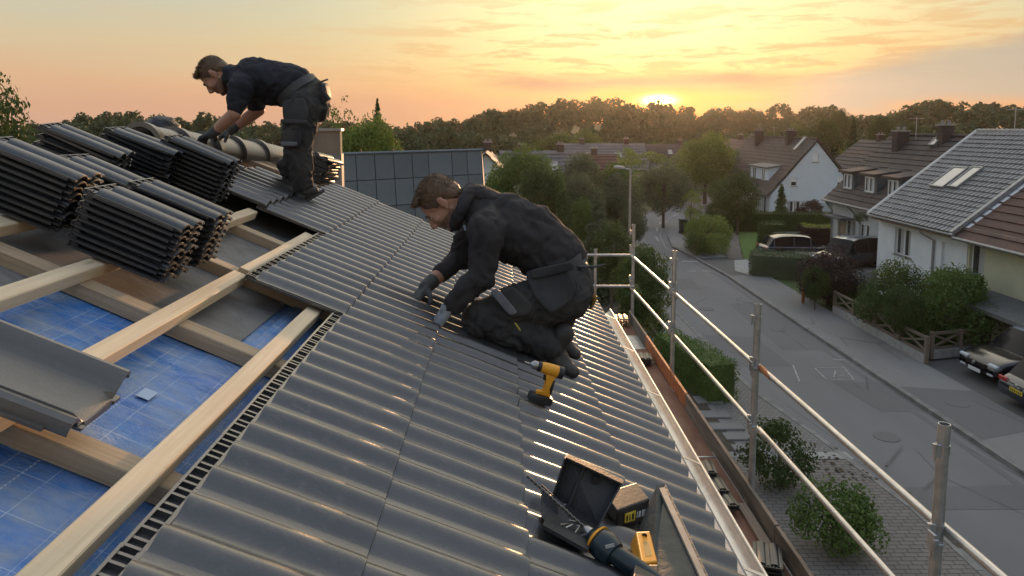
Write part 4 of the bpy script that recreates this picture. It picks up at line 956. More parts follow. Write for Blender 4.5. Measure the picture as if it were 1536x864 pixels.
# ================================================================ STREET
def asphalt(name, c1, c2, sc_=2.2):
    m_ = bpy.data.materials.new(name); m_.use_nodes = True; g = NG(m_.node_tree); b = m_.node_tree.nodes['Principled BSDF']
    p = g.new('ShaderNodeTexCoord').outputs['Object']
    a = g.ramp(g.noise(g.mapping(p, scale=(1, .25, 1)), .45, 5, .6), [(.35, 0.0), (.65, 1.0)])
    f = g.noise(p, 60, 4, .7)
    c = g.mix(a, c1, c2); c = g.mix(g.m('MULTIPLY', g.ramp(f, [(.4, 0.0), (.7, 1.0)]), .3), c, tuple(x*1.7 for x in c2))
    vo = g.new('ShaderNodeTexVoronoi', feature='DISTANCE_TO_EDGE'); g.put(vo.inputs['Vector'], g.mapping(p, scale=(.5, .16, 1))); vo.inputs['Scale'].default_value = 1
    cr = g.ramp(vo.outputs['Distance'], [(.0, 1.0), (.012, 0.0)]); cr = g.m('MULTIPLY', cr, g.ramp(g.noise(p, .3, 2), [(.5, 0.0), (.6, .8)]))
    c = g.mix(g.m('MULTIPLY', cr, .7), c, (.02, .02, .02))
    g.put(b.inputs['Base Color'], c); b.inputs['Roughness'].default_value = .86
    bn = g.new('ShaderNodeBump'); bn.inputs['Strength'].default_value = .4; bn.inputs['Distance'].default_value = .01; g.put(bn.inputs['Height'], f); g.l.new(bn.outputs[0], b.inputs['Normal'])
    return m_
M_ROAD = asphalt('road_asphalt', (.125, .127, .132), (.155, .157, .162))
M_PATCH = asphalt('repair_asphalt', (.105, .107, .111), (.125, .127, .131))
M_PAVE = asphalt('pavement_asphalt', (.145, .147, .148), (.19, .19, .188))
M_DRIVE = asphalt('driveway_asphalt', (.075, .075, .075), (.10, .10, .098))
M_KERB = mat('kerb_stone', (.23, .225, .215), (.14, .138, .132), 3, .85, 0, .3)
M_MARK = mat('road_paint', (.44, .44, .42), (.22, .22, .21), 9, .7, lo=.3, hi=.6)
M_CONC = mat('pale_concrete', (.34, .34, .33), (.25, .25, .24), 5, .85, 0, .3)
def brick_floor(name, w, h, c1, c2, mo, rot=0):
    m_ = bpy.data.materials.new(name); m_.use_nodes = True; g = NG(m_.node_tree); b = m_.node_tree.nodes['Principled BSDF']
    p = g.mapping(g.new('ShaderNodeTexCoord').outputs['Object'], rot=(0, 0, rot))
    t = g.new('ShaderNodeTexBrick'); g.put(t.inputs['Vector'], p); t.inputs['Color1'].default_value = (*c1, 1); t.inputs['Color2'].default_value = (*c2, 1); t.inputs['Mortar'].default_value = (*mo, 1)
    t.inputs['Scale'].default_value = 1; t.inputs['Mortar Size'].default_value = .012; t.inputs['Brick Width'].default_value = w; t.inputs['Row Height'].default_value = h; t.inputs['Mortar Smooth'].default_value = .3
    c = g.mix(g.m('MULTIPLY', g.noise(p, .9, 5, .6), .5), t.outputs['Color'], tuple(x*.55 for x in c1))
    g.put(b.inputs['Base Color'], c); b.inputs['Roughness'].default_value = .85
    bn = g.new('ShaderNodeBump'); bn.inputs['Strength'].default_value = .6; bn.inputs['Distance'].default_value = .01; bn.invert = True; g.put(bn.inputs['Height'], t.outputs['Fac']); g.l.new(bn.outputs[0], b.inputs['Normal'])
    return m_
M_BRICKP = brick_floor('block_paving', .24, .12, (.20, .185, .17), (.155, .145, .135), (.06, .057, .052))
M_SETT = brick_floor('sett_paving', .13, .10, (.22, .215, .205), (.17, .168, .16), (.09, .087, .082))
def flat(name, pts, z, material, kind='structure', parent=None):
    m = MB(); m.poly([(x, y, z) for x, y in pts]); o = m.build(name, material, parent)
    me = o.data
    if me.polygons[0].normal.z < 0: me.flip_normals()
    return tag(o, kind=kind) if kind else o
RK = [(11.2, -12), (11.2, 15), (11.15, 28), (11.2, 36), (10.9, 41), (10.5, 45), (11.3, 50), (13.0, 56.5), (16.6, 66), (21, 76), (32, 92)]
LK = [(8.1, -12), (8.05, 13.5), (7.6, 17), (7.1, 20), (7.0, 30), (6.9, 36), (6.5, 41), (6.3, 46), (7.4, 51), (9.3, 56), (12.9, 64), (17, 72), (28, 88)]
flat('road', LK+RK[::-1], .0, M_ROAD)
def strip(name, line, off0, off1, z, material, h=None, kind='structure'):
    pts = [Vector((x, y, 0)) for x, y in line]; m = MB(); L_ = []; R_ = []
    for i, p in enumerate(pts):
        t = (pts[min(i+1, len(pts)-1)]-pts[max(i-1, 0)]).normalized(); nrm = Vector((t.y, -t.x, 0))
        L_.append(p+nrm*off0); R_.append(p+nrm*off1)
    vs = [(p.x, p.y, z) for p in L_]+[(p.x, p.y, z) for p in R_]; n = len(pts)
    fs = [(i, i+1, n+i+1, n+i) for i in range(n-1)]
    if h:
        vs += [(p.x, p.y, z-h) for p in L_]+[(p.x, p.y, z-h) for p in R_]
        fs += [(i, i+1, 2*n+i+1, 2*n+i) for i in range(n-1)]+[(n+i, n+i+1, 3*n+i+1, 3*n+i) for i in range(n-1)]+[(0, n, 3*n, 2*n), (n-1, 2*n-1, 4*n-1, 3*n-1)]
    m.add(vs, fs); return tag(m.build(name, material), kind=kind)
def kerb(line, side, name='kerb'):
    """kerb stones one by one near the viewer, one strip beyond"""
    par = bpy.data.objects.new(name, None); col.objects.link(par); tag(par, kind='structure')
    near = [p for p in line if p[1] <= 36.1]; far = [p for p in line if p[1] >= 35.9]
    for a, b in zip(near, near[1:]):
        a = Vector((*a, 0)); b = Vector((*b, 0)); L = (b-a).length; k = max(1, int(L/1.0)); d = (b-a)/k
        for i in range(k):
            if (a+d*i).y < 8: continue
            p = a+d*i; q = p+d*.988; nrm = Vector((d.y, -d.x, 0)).normalized()*side
            mm_ = MB(); z = .11
            pts = [p, q, q+nrm*.14, p+nrm*.14]; vs = [(v.x, v.y, -.02) for v in pts]+[(v.x, v.y, z) for v in pts]
            mm_.add(vs, [(0, 1, 5, 4), (1, 2, 6, 5), (2, 3, 7, 6), (3, 0, 4, 7), (4, 5, 6, 7)]); mm_.build('kerb_stone', M_KERB, par)
    o = strip('kerb_run', far, 0, .14*side, .11, M_KERB, .13, None); o.parent = par
    return par
kerb(RK, 1); kerb(LK, -1)
strip('pavement', RK[:4], .14, 2.05, .10, M_PAVE, .1)
strip('pavement', RK[4:], .14, 1.9, .10, M_PAVE, .1)
flat('side_road', [(11.34, 36.02), (11.3, 40.9), (13.6, 41.0), (19, 44.6), (20, 41), (13.3, 36)], .012, M_DRIVE)
flat('drive_apron', [(12.1, 37.6), (13.0, 40.6), (13.9, 40.8), (13.4, 36.6), (12.6, 36.2)], .020, M_CONC)
strip('verge_paving', [(x, y) for x, y in LK[:5]], -.14, -3.2, .095, M_PAVE, .1)
flat('paving', [(1.95, 8), (7.95, 8), (7.9, 13.5), (7.62, 15.75), (1.95, 15.75)], .099, M_BRICKP)
flat('setts', [(5.6, 16.0), (7.55, 16.0), (7.42, 17), (6.95, 20), (6.93, 22.6), (5.6, 22.6)], .100, M_SETT)
flat('drain_strip', [(6.85, 15.62), (7.85, 15.62), (7.82, 15.98), (6.85, 15.98)], .108, M_CONC)
flat('driveway', [(13.28, 12), (13.28, 23.6), (17.5, 25.8), (17.5, 12)], .04, M_DRIVE)
for k, pts in enumerate(([(7.3, 33.5), (9.2, 33.2), (9.3, 35.6), (7.2, 36)], [(9.4, 24), (11.1, 24), (11.1, 31), (9.6, 30.4)], [(8.2, 13.6), (11.2, 13.6), (11.2, 14.6), (8.2, 14.5)], [(7.3, 22.3), (9.1, 22.3), (9.0, 25.5), (7.2, 25.9)], [(10.0, 18.6), (11.15, 18.6), (11.15, 20.8), (9.7, 20.9)])):
    flat('road_patch', pts, .004, M_PATCH)
flat('pavement_patch', [(11.36, 16.6), (13.2, 17.2), (13.2, 19.8), (11.36, 20.2)], .104, M_PATCH)
def mark(pts, w=.09, name='road_marking'):
    for a, b in zip(pts, pts[1:]):
        a = Vector((*a, 0)); b = Vector((*b, 0)); n = Vector((b.y-a.y, a.x-b.x, 0)).normalized()*w/2
        flat(name, [(a+n)[:2], (b+n)[:2], (b-n)[:2], (a-n)[:2]], .009, M_MARK)
mark([(9.72, 22.1), (10.65, 22.2), (10.45, 21.05), (9.62, 21.0), (9.72, 22.1)], .035)
mark([(9.95, 21.3), (10.25, 21.85)], .04); mark([(10.1, 21.35), (10.3, 21.4)], .05)
mark([(8.75, 20.9), (9.15, 22.4)], .045)
for (px, py) in ((1258, 540), (1418, 646)):
    P0 = at_ground(px, py); mark([(P0.x-.16, P0.y+.05), (P0.x, P0.y-.02), (P0.x+.18, P0.y)], .06)
mark([(11.05, 52.2), (11.5, 54.2)], .14); mark([(12.0, 56.0), (12.9, 58.2)], .14); mark([(14.3, 61), (15.6, 64)], .14); mark([(10.2, 47.5), (10.45, 49.8)], .12)
for (x, y) in ((9.6, 37.6), (10.4, 37.6), (11.1, 38.0)): mark([(x, y), (x+.42, y-.05)], .16)
mark([(8.6, 41.4), (9.7, 41.5)], .35); mark([(10.0, 40.4), (10.9, 40.3)], .30); mark([(12.0, 38.7), (12.35, 38.1)], .3)
strip('lane_line', [(10.15, 42.5), (10.1, 45), (10.8, 50), (12.4, 56.2), (16.0, 66)], -.022, .022, .010, M_MARK)
strip('drain_line', [(10.86, 14), (10.86, 36), (10.5, 41)], -.09, .09, .005, M_PATCH)
flat('garden_path', [(12.75, 41.2), (13.6, 41.1), (16.6, 51.3), (15.8, 51.3)], .012, mat('path_gravel', (.16, .15, .135), (.11, .10, .09), 3, .9, 0, .3))
M_LAWN = mat('mown_lawn', (.060, .125, .018), (.085, .165, .03), 2.5, .95, 0, .6, 30, bdist=.03)
flat('lawn', [(13.75, 41.1), (16.7, 51.6), (24, 51.6), (22, 43.2), (17.5, 43.2), (14.2, 40.9)], .016, M_LAWN)
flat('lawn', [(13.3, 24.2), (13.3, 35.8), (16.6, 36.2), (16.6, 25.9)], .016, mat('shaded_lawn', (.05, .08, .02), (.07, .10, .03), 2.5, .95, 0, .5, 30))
flat('flower_bed', [(1.95, 16.05), (1.95, 34), (5.45, 34), (5.45, 16.05)], .10, mat('bed_soil', (.05, .042, .03), (.08, .07, .05), 2, .95, 0, .6))
for (px, py, w, h) in ((1070, 622, .8, .45), (1090, 640, .8, .4), (1108, 655, .7, .4), (1062, 600, .7, .5), (1118, 672, .6, .3)):
    P0 = at_ground(px, py, .12); m = MB(); m.box((P0.x-w/2, P0.y-h/2, .08), (P0.x+w/2, P0.y+h/2, .15), bev=.015)
    tag(m.build('paving_slab', M_PAVE), kind='structure')
# leaves / debris on the setts
m = MB(); r = random.Random(3)
for k in range(60):
    x = 7.3+r.gauss(0, .45); y = 15.2+r.gauss(0, .6); a = r.uniform(0, 6.3); s_ = r.uniform(.03, .07)
    m.poly([(x+s_*math.cos(a+q*1.57)*(1 if q % 2 else .6), y+s_*math.sin(a+q*1.57), .115) for q in range(4)])
tag(m.build('fallen_leaves', mat('dry_leaf', (.05, .04, .03), (.09, .06, .035), 9, .9)), 'scattered dark fallen leaves on the paving', kind='stuff')

# ================================================================ HOUSES
M_WALLB = mat('pale_blue_render', (.66, .73, .80), (.62, .69, .76), 1.5, .92, 0, .1, 30)
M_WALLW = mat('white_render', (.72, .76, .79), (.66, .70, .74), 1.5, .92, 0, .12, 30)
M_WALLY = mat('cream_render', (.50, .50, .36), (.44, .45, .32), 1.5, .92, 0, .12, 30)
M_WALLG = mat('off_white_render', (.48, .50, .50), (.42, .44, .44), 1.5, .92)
M_PVC = mat('white_window_frame', (.78, .80, .82), rough=.45)
M_GLASS = mat('window_glass', (.03, .035, .04), (.05, .055, .06), 2, .06, 0, spec=.9)
M_SKYL = mat('skylight_glass', (.35, .36, .36), rough=.07, spec=1.0)
M_RBROWN = mat('brown_roof_tile', (.050, .042, .040), (.078, .064, .060), 2.5, .8, 0, .5, 20, rnd=0)
M_RRED = mat('red_brown_roof_tile', (.115, .062, .048), (.07, .045, .038), 1.6, .8, 0, .5, 14)
M_RGREY = mat('grey_pantile', (.27, .27, .27), (.20, .20, .20), 2.0, .5, 0, .2, 14)
M_RSLATE = mat('slate_tile', (.075, .085, .095), (.11, .12, .13), 3, .6, 0, .3)
M_CHIM = mat('chimney_brick', (.085, .062, .052), (.06, .048, .042), 8, .9, 0, .5)
M_LEAD = mat('flashing', (.30, .31, .32), (.22, .23, .24), 6, .5, .5)
M_CURT = mat('net_curtain', (.45, .46, .46), (.33, .34, .34), 12, .9, stretch=(1, 6, .2))
def slope_tiles(name, e0, ev, uv, L, W, rows, cols, amp, step, material, parent, wave=True):
    """a real relief of tile rows from eave corner e0, along ev (length L) and up uv (length W)"""
    e0 = Vector(e0); ev = Vector(ev).normalized(); uv = Vector(uv).normalized(); nv = ev.cross(uv).normalized()
    if nv.z < 0: nv = -nv
    ns = 4 if wave else 1; vs = []; fs = []; nc = cols*ns+1; r_ = random.Random(rows*cols)
    for i in range(rows):
        sh = (.5*ns if (i % 2 and not wave) else 0)
        rowj = [r_.uniform(-.15, .15)*step for _ in range(nc+2)]
        for k, (t, h) in enumerate(((i/rows, step), ((i+1)/rows-.0005, 0))):
            for j in range(nc):
                a = (-.7, .9, 1, .6)[j % 4]*amp if wave else 0
                vs.append(e0+ev*(L*j/(nc-1))+uv*(W*t-(a*.9 if wave and (k == 0 or i < rows-1) else 0))+nv*(h+a+rowj[j]*(k == 0)))
    tot = rows*2
    for i in range(tot-1):
        for j in range(nc-1): fs.append((i*nc+j, (i+1)*nc+j, (i+1)*nc+j+1, i*nc+j+1))
    m = MB(); m.add(vs, fs)
    if not wave: pass
    return tag(m.build(name, material, parent, 30 if wave else None), kind='stuff')
def wall_holes(name, axis, c, th, a0, a1, z0, z1, holes, material, parent):
    """wall in the plane axis=c with real window openings; a = the other horizontal axis"""
    A = sorted({a0, a1, *[h[0] for h in holes], *[h[1] for h in holes]}); Zs = sorted({z0, z1, *[h[2] for h in holes], *[h[3] for h in holes]}); m = MB()
    for i in range(len(A)-1):
        for j in range(len(Zs)-1):
            ca, cz = (A[i]+A[i+1])/2, (Zs[j]+Zs[j+1])/2
            if any(h[0] < ca < h[1] and h[2] < cz < h[3] for h in holes): continue
            if axis == 'x': m.box((c, A[i], Zs[j]), (c+th, A[i+1], Zs[j+1]))
            else: m.box((A[i], c, Zs[j]), (A[i+1], c+th, Zs[j+1]))
    return m.build(name, material, parent)
def window(parent, axis, c, a0, a1, z0, z1, sashes=2, depth=.10, sill=True, curtain=True, shutter=0.0, name='window'):
    """c = outer wall plane; window set back by depth (towards +axis)"""
    def B(m, p0, p1, q0, q1, d0, d1, mi=0):
        if axis == 'x': m.box((c+d0, p0, q0), (c+d1, p1, q1), mi)
        else: m.box((p0, c+d0, q0), (p1, c+d1, q1), mi)
    f = .055; m = MB()
    B(m, a0, a1, z0, z0+f, depth, depth+.05); B(m, a0, a1, z1-f, z1, depth, depth+.05); B(m, a0, a0+f, z0+f, z1-f, depth, depth+.05); B(m, a1-f, a1, z0+f, z1-f, depth, depth+.05)
    for k in range(1, sashes): x = a0+(a1-a0)*k/sashes; B(m, x-.04, x+.04, z0+f, z1-f, depth-.004, depth+.05)
    w = m.build(name, M_PVC, parent)
    for k in range(sashes):
        x0 = a0+(a1-a0)*k/sashes+(.045 if k else f); x1 = a0+(a1-a0)*(k+1)/sashes-(.045 if k < sashes-1 else f)
        m = MB(); B(m, x0, x1, z0+f, z1-f, depth+.02, depth+.028); m.build('pane', M_GLASS, w)
        if curtain:
            m = MB(); B(m, x0, x0+(x1-x0)*.55, z0+f, z1-f, depth+.012, depth+.017); m.build('curtain', M_CURT, w)
    if shutter: m = MB(); B(m, a0+.02, a1-.02, z1-(z1-z0)*shutter, z1-.02, depth-.02, depth-.008); m.build('shutter', M_PVC, w)
    if sill: m = MB(); B(m, a0-.06, a1+.06, z0-.05, z0, -.05, depth+.02); m.build('sill', M_CONC, w)
    return w
def chimney(parent, x, y, zb, zt, w=.6, d=.5, material=None):
    m = MB(); m.box((x-w/2, y-d/2, zb), (x+w/2, y+d/2, zt), bev=.01); ch = m.build('chimney', material or M_CHIM, parent)
    m = MB(); m.box((x-w/2-.06, y-d/2-.06, zt), (x+w/2+.06, y+d/2+.06, zt+.07)); m.build('cap', M_CONC, ch)
    for k in (-.15, .15): m = MB(); m.tube([(x+k, y, zt+.07), (x+k, y, zt+.25)], .07, 10); m.build('pot', M_LEAD, ch)
def skylight(parent, P0, ev, uv, w, h):
    P0 = Vector(P0); M = axes(ev, uv, P0); m = MB(); f = .06
    for lo, hi in (((0, 0, .02), (w, f, .20)), ((0, h-f, .02), (w, h, .20)), ((0, f, .02), (f, h-f, .20)), ((w-f, f, .02), (w, h-f, .20))): m.box(lo, hi)
    s_ = m.build('skylight', M_LEAD, parent, None, M); m = MB(); m.box((f, f, .15), (w-f, h-f, .17)); m.build('pane', M_SKYL, s_)
def downpipe(parent, pts): m = MB(); m.tube(pts, .045, 8); m.build('downpipe', M_LEAD, parent, 60)

# --- W: white house with grey pantiles
W = thing('house', 'white house with grey pantile roof and two skylights beside the cream house', 'house', T(17, 29.5, 0)); iW = lambda: None
def child_fix(parent):
    inv = parent.matrix_basis.inverted()
    for c_ in parent.children: c_.matrix_parent_inverse = inv
X0, RXW, EZ, RZ_ = 16.45, 21.1, 3.62, 7.28
sl = Vector((RXW-X0, 0, RZ_-EZ)); SLn = sl.length
wall_holes('wall', 'x', 16.9, .3, 26.45, 32.3, 0, 3.85, [(29.9, 31.15, 2.05, 3.22), (26.75, 27.75, .9, 3.1)], M_WALLW, W)
window(W, 'x', 16.9, 29.9, 31.15, 2.05, 3.22); 
m = MB(); m.box((17.0, 26.75, .9), (17.08, 27.75, 3.1)); d_ = m.build('door', M_WALLW, W)
m = MB(); m.prism([(16.9, 0), (16.9, 3.84), (RXW, 7.15), (25.3, 3.84), (25.3, 0)], 32.3, 32.55, 'y'); m.build('gable_wall', M_WALLW, W)
m = MB(); m.prism([(16.9, 0), (16.9, 3.84), (RXW, 7.15), (25.3, 3.84), (25.3, 0)], 26.2, 26.44, 'y'); m.build('party_wall', M_WALLW, W)
slope_tiles('roof_tiles', (X0, 26.55, EZ), (0, 1, 0), sl, 5.95, SLn, 21, 22, .07, .06, M_RGREY, W)
slope_tiles('roof_tiles', (RXW*2-X0, 26.55, EZ), (0, 1, 0), (-sl.x, 0, sl.z), 5.95, SLn, 18, 20, .022, .035, M_RGREY, W)
m = MB(); m.prism([(X0+.1, EZ-.06), (RXW, RZ_-.06), (RXW, RZ_-.22), (X0+.1, EZ-.22)], 26.5, 32.5, 'y'); m.build('roof_deck', M_BOARD, W)
for y0, y1 in ((26.36, 26.56), (32.48, 32.70)):
    m = MB(); m.prism([(X0-.05, EZ-.10), (X0-.05, EZ+.06), (RXW, RZ_+.10), (RXW, RZ_-.08)], y0, y1, 'y'); m.build('verge_trim', M_WALLG if y0 > 30 else M_LEAD, W)
for k in range(20):
    m = MB(); m.tube([(RXW, 26.5+k*.3, RZ_+.01), (RXW, 26.79+k*.3, RZ_+.03)], [.10, .115], 10); m.build('ridge_cap', M_RGREY, W, 50)
m = MB(); m.tube([(X0-.04, 26.3, EZ-.06), (X0-.04, 32.6, EZ-.06)], .06, 10); m.build('gutter', M_LEAD, W, 60)
m = MB(); m.box((X0+.02, 26.46, EZ-.22), (16.9, 32.5, EZ-.17)); m.build('soffit', M_BOARD, W)
downpipe(W, [(X0-.02, 28.6, EZ-.08), (X0+.05, 28.5, EZ-.3), (16.84, 28.2, EZ-.55), (16.84, 28.2, .1)])
evu = Vector((0, -1, 0))
for (px, py, w, h) in ((1397, 283, 1.05, 1.05), (1424, 284, .72, 1.05)):
    # on the slope plane
    nrm = Vector((-sl.z, 0, sl.x)).normalized(); d = ray(px, py); P0 = CC+d*((Vector((X0, 0, EZ))-CC).dot(nrm)/d.dot(nrm))
    skylight(W, P0-Vector((0, -0.0, 0)), (0, -1, 0), sl, w*.9, h*1.25)
child_fix(W)
# --- Y: cream house
Yh = thing('house', 'cream house with red brown tiled roof and a dark carport beside the parked cars', 'house', T(17, 23, 0))
wall_holes('wall', 'x', 16.92, .3, 14, 26.18, 0, 3.85, [(25.25, 26.08, 2.2, 3.3), (16.6, 22.6, 0.05, 1.72)], M_WALLY, Yh)
window(Yh, 'x', 16.92, 25.25, 26.08, 2.2, 3.3, 1)
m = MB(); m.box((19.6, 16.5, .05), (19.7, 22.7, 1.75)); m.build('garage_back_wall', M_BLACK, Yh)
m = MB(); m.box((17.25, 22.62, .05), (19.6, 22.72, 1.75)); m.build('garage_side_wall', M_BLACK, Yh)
slope_tiles('roof_tiles', (X0+.05, 14, EZ-.14), (0, 1, 0), sl, 12.38, SLn, 15, 40, 0, .045, M_RRED, Yh, False)
m = MB(); m.prism([(X0+.1, EZ-.22), (RXW, RZ_-.22), (25.6, EZ-.22)], 14, 26.15, 'y'); m.build('roof_deck', M_BOARD, Yh)
m = MB(); m.tube([(X0-.04, 14, EZ-.16), (X0-.04, 26.3, EZ-.16)], .06, 10); m.build('gutter', M_LEAD, Yh, 60)
m = MB(); m.prism([(15.55, 1.50), (15.55, 1.60), (16.90, 1.86), (16.90, 1.76)], 15, 25.6, 'y'); m.build('carport_roof', M_RSLATE, Yh)
m = MB(); m.box((15.52, 15, 1.47), (15.545, 25.6, 1.62)); m.build('carport_edge', M_LEAD, Yh)
for y in (25.3, 23.2): m = MB(); m.box((15.6, y, 0), (15.95, y+.3, 1.5)); m.build('carport_pier', M_WALLG if 0 else M_CHIM, Yh)
child_fix(Yh)
# --- M: brown roofed house with dormers
Mh = thing('house', 'long brown roofed house with three dormers and two chimneys behind the pantile house', 'house', T(19, 37, 0))
mx0, mrx, mez, mrz = 17.4, 20.9, 3.6, 7.05; msl = Vector((mrx-mx0, 0, mrz-mez))
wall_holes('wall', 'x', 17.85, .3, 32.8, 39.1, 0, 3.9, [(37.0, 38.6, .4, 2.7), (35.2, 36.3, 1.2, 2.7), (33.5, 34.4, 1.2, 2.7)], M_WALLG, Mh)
window(Mh, 'x', 17.85, 35.2, 36.3, 1.2, 2.7); window(Mh, 'x', 17.85, 33.5, 34.4, 1.2, 2.7); window(Mh, 'x', 17.85, 37.0, 37.8, .4, 2.7, 1)
m = MB(); m.box((17.95, 37.82, .4), (18.0, 38.6, 2.7)); m.build('door', M_BOARD, Mh)
m = MB(); m.box((17.1, 36.8, 2.75), (17.84, 38.8, 2.85)); m.build('porch_roof', M_RSLATE, Mh)
m = MB(); m.prism([(17.85, 0), (17.85, 3.9), (mrx, 6.9), (23.95, 3.9), (23.95, 0)], 39.1, 39.3, 'y'); m.build('gable_wall', M_WALLG, Mh)
m = MB(); m.prism([(17.85, 0), (17.85, 3.9), (mrx, 6.9), (23.95, 3.9), (23.95, 0)], 32.6, 32.8, 'y'); m.build('gable_wall', M_WALLG, Mh)
slope_tiles('roof_tiles', (mx0, 32.4, mez), (0, 1, 0), msl, 7.1, msl.length, 15, 26, 0, .04, M_RBROWN, Mh, False)
m = MB(); m.prism([(mx0+.08, mez-.1), (mrx, mrz-.09), (mrx*2-mx0, mez-.1)], 32.45, 39.45, 'y'); m.build('roof_deck', M_BOARD, Mh)
slope_tiles('roof_tiles', (mrx*2-mx0, 32.4, mez), (0, 1, 0), (-msl.x, 0, msl.z), 7.1, msl.length, 15, 26, 0, .04, M_RBROWN, Mh, False)
m = MB(); m.tube([(mrx, 32.4, mrz+.03), (mrx, 39.5, mrz+.03)], .09, 10); m.build('ridge', M_RBROWN, Mh, 60)
m = MB(); m.tube([(mx0-.03, 32.4, mez-.05), (mx0-.03, 39.6, mez-.05)], .055, 10); m.build('gutter', M_LEAD, Mh, 60)
downpipe(Mh, [(mx0, 36.7, mez-.1), (17.78, 36.7, mez-.5), (17.78, 36.7, .1)]); downpipe(Mh, [(mx0, 39.2, mez-.1), (17.78, 39.2, mez-.6), (17.78, 39.2, .1)])
def dormer(parent, x, y0, y1, zb, zt, depth, wallm, roofm, nwin=1, flash=True, shed=.45):
    m = MB(); m.prism([(x, zb-.3), (x, zt), (x+depth, zt+depth*shed*.35), (x+depth, zb-.3)], y0, y1, 'y'); d_ = m.build('dormer', wallm, parent)
    m = MB(); m.prism([(x-.22, zt-.02), (x-.22, zt+.09), (x+depth+.1, zt+.11+depth*shed*.35), (x+depth+.1, zt+depth*shed*.35)], y0-.12, y1+.12, 'y'); m.build('dormer_roof', roofm, d_)
    if flash: m = MB(); m.box((x+depth-.1, y0-.1, zt+.10+depth*shed*.35), (x+depth+.02, y1+.1, zt+.16+depth*shed*.35)); m.build('flashing', M_LEAD, d_)
    for k in range(nwin):
        c_ = y0+(y1-y0)*(k+.5)/nwin; window(parent, 'x', x-.03, c_-.42, c_+.42, zb+.08, zt-.08, 2, -.02, True, k % 2 == 0, name='dormer_window')
for y0 in (37.45, 35.15, 32.95): dormer(Mh, 18.05, y0, y0+1.25, 4.22, 5.12, 1.3, M_RSLATE, M_RBROWN)
chimney(Mh, 20.3, 37.4, 6.0, 7.25); chimney(Mh, 20.7, 34.3, 6.4, 7.55, .5, .5)
nrm = Vector((-msl.z, 0, msl.x)).normalized(); d = ray(1395, 221); skylight(Mh, CC+d*((Vector((mx0, 0, mez))-CC).dot(nrm)/d.dot(nrm)), (0, -1, 0), msl, .5, .8)
child_fix(Mh)
# --- G: pale blue gable house
Gh = thing('house', 'pale blue gabled house with dark brown roof at the far side of the lawn', 'house', T(25.4, 67, 0))
gx0, gx1, gY, gez, grz, gm = 21.5, 29.4, 59.4, 1.98, 6.50, 25.45
gsl = Vector((gm-gx0, 0, grz-gez))
# gable wall with real openings: lower band with holes and a triangle cut into prisms
hl = [(15.75, 16.45, .0, .0)]
wall_holes('gable_wall', 'y', gY, .3, gx0+.35, gx1-.35, 0, 1.95, [(23.2, 24.3, .55, 1.45)], M_WALLB, Gh)
def gz_(x): return 1.95+(4.30)*(1-abs(x-gm)/(gm-gx0-.35))
def tri_wall(holes):
    xs_ = sorted({gx0+.35, gm, gx1-.35, *[h[0] for h in holes], *[h[1] for h in holes]}); m = MB()
    for a, b in zip(xs_, xs_[1:]):
        hs = sorted([h for h in holes if h[0] <= (a+b)/2 <= h[1]], key=lambda h: h[2]); z = 1.95
        for h in hs: m.prism([(a, z), (b, z), (b, h[2]), (a, h[2])], gY, gY+.3, 'y'); z = h[3]
        ta_, tb_ = gz_(a), gz_(b)
        if ta_-z < 1e-3: m.prism([(a, z), (b, z), (b, tb_)], gY, gY+.3, 'y')
        elif tb_-z < 1e-3: m.prism([(a, z), (b, z), (a, ta_)], gY, gY+.3, 'y')
        else: m.prism([(a, z), (b, z), (b, tb_), (a, ta_)], gY, gY+.3, 'y')
    return m.build('gable_wall', M_WALLB, Gh)
tri_wall([(23.45, 23.95, 2.67, 3.37), (25.15, 25.65, 4.63, 5.33), (27.25, 27.8, 2.67, 3.44)])
for (a, b, z0, z1, sh_) in ((23.45, 23.95, 2.67, 3.37, .5), (25.15, 25.65, 4.63, 5.33, .95), (27.25, 27.8, 2.67, 3.44, .6)):
    window(Gh, 'y', gY, a, b, z0, z1, 1, .08, True, False, sh_)
window(Gh, 'y', gY, 23.2, 24.3, .55, 1.45, 2, .08)
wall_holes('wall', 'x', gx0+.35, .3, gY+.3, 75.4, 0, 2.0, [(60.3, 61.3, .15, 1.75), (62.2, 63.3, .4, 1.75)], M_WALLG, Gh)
window(Gh, 'x', gx0+.35, 60.3, 61.3, .15, 1.75, 1); window(Gh, 'x', gx0+.35, 62.2, 63.3, .4, 1.75)
slope_tiles('roof_tiles', (gx0, gY-.12, gez), (0, 1, 0), gsl, 16.5, gsl.length, 16, 30, 0, .035, M_RBROWN, Gh, False)
slope_tiles('roof_tiles', (gx1, gY-.12, gez), (0, 1, 0), (-gsl.x, 0, gsl.z), 16.5, gsl.length, 16, 30, 0, .035, M_RBROWN, Gh, False)
m = MB(); m.prism([(gx0+.05, gez-.1), (gm, grz-.09), (gx1-.05, gez-.1)], gY-.08, gY-.02+.0, 'y'); 
m = MB(); m.tube([(gm, gY-.15, grz+.03), (gm, gY+16.4, grz+.03)], .09, 10); m.build('ridge', M_RBROWN, Gh, 60)
for sgn in (-1, 1):
    m = MB(); xx_ = gx0 if sgn < 0 else gx1; m.prism([(xx_, gez-.12), (xx_, gez+.02), (gm, grz+.02), (gm, grz-.14)], gY-.16, gY-.125, 'y'); m.build('verge_board', M_RBROWN, Gh)
    m = MB(); m.prism([(xx_-sgn*.05, gez-.10), (xx_-sgn*.05, gez-.04), (gm, grz-.06), (gm, grz-.12)], gY-.125, gY+16.3, 'y'); m.build('roof_deck', M_BOARD, Gh)
m = MB(); m.box((gm+1.0, gY-1.6, 1.30), (gx1+.3, gY-.01, 1.40)); m.build('side_canopy', M_RSLATE, Gh)
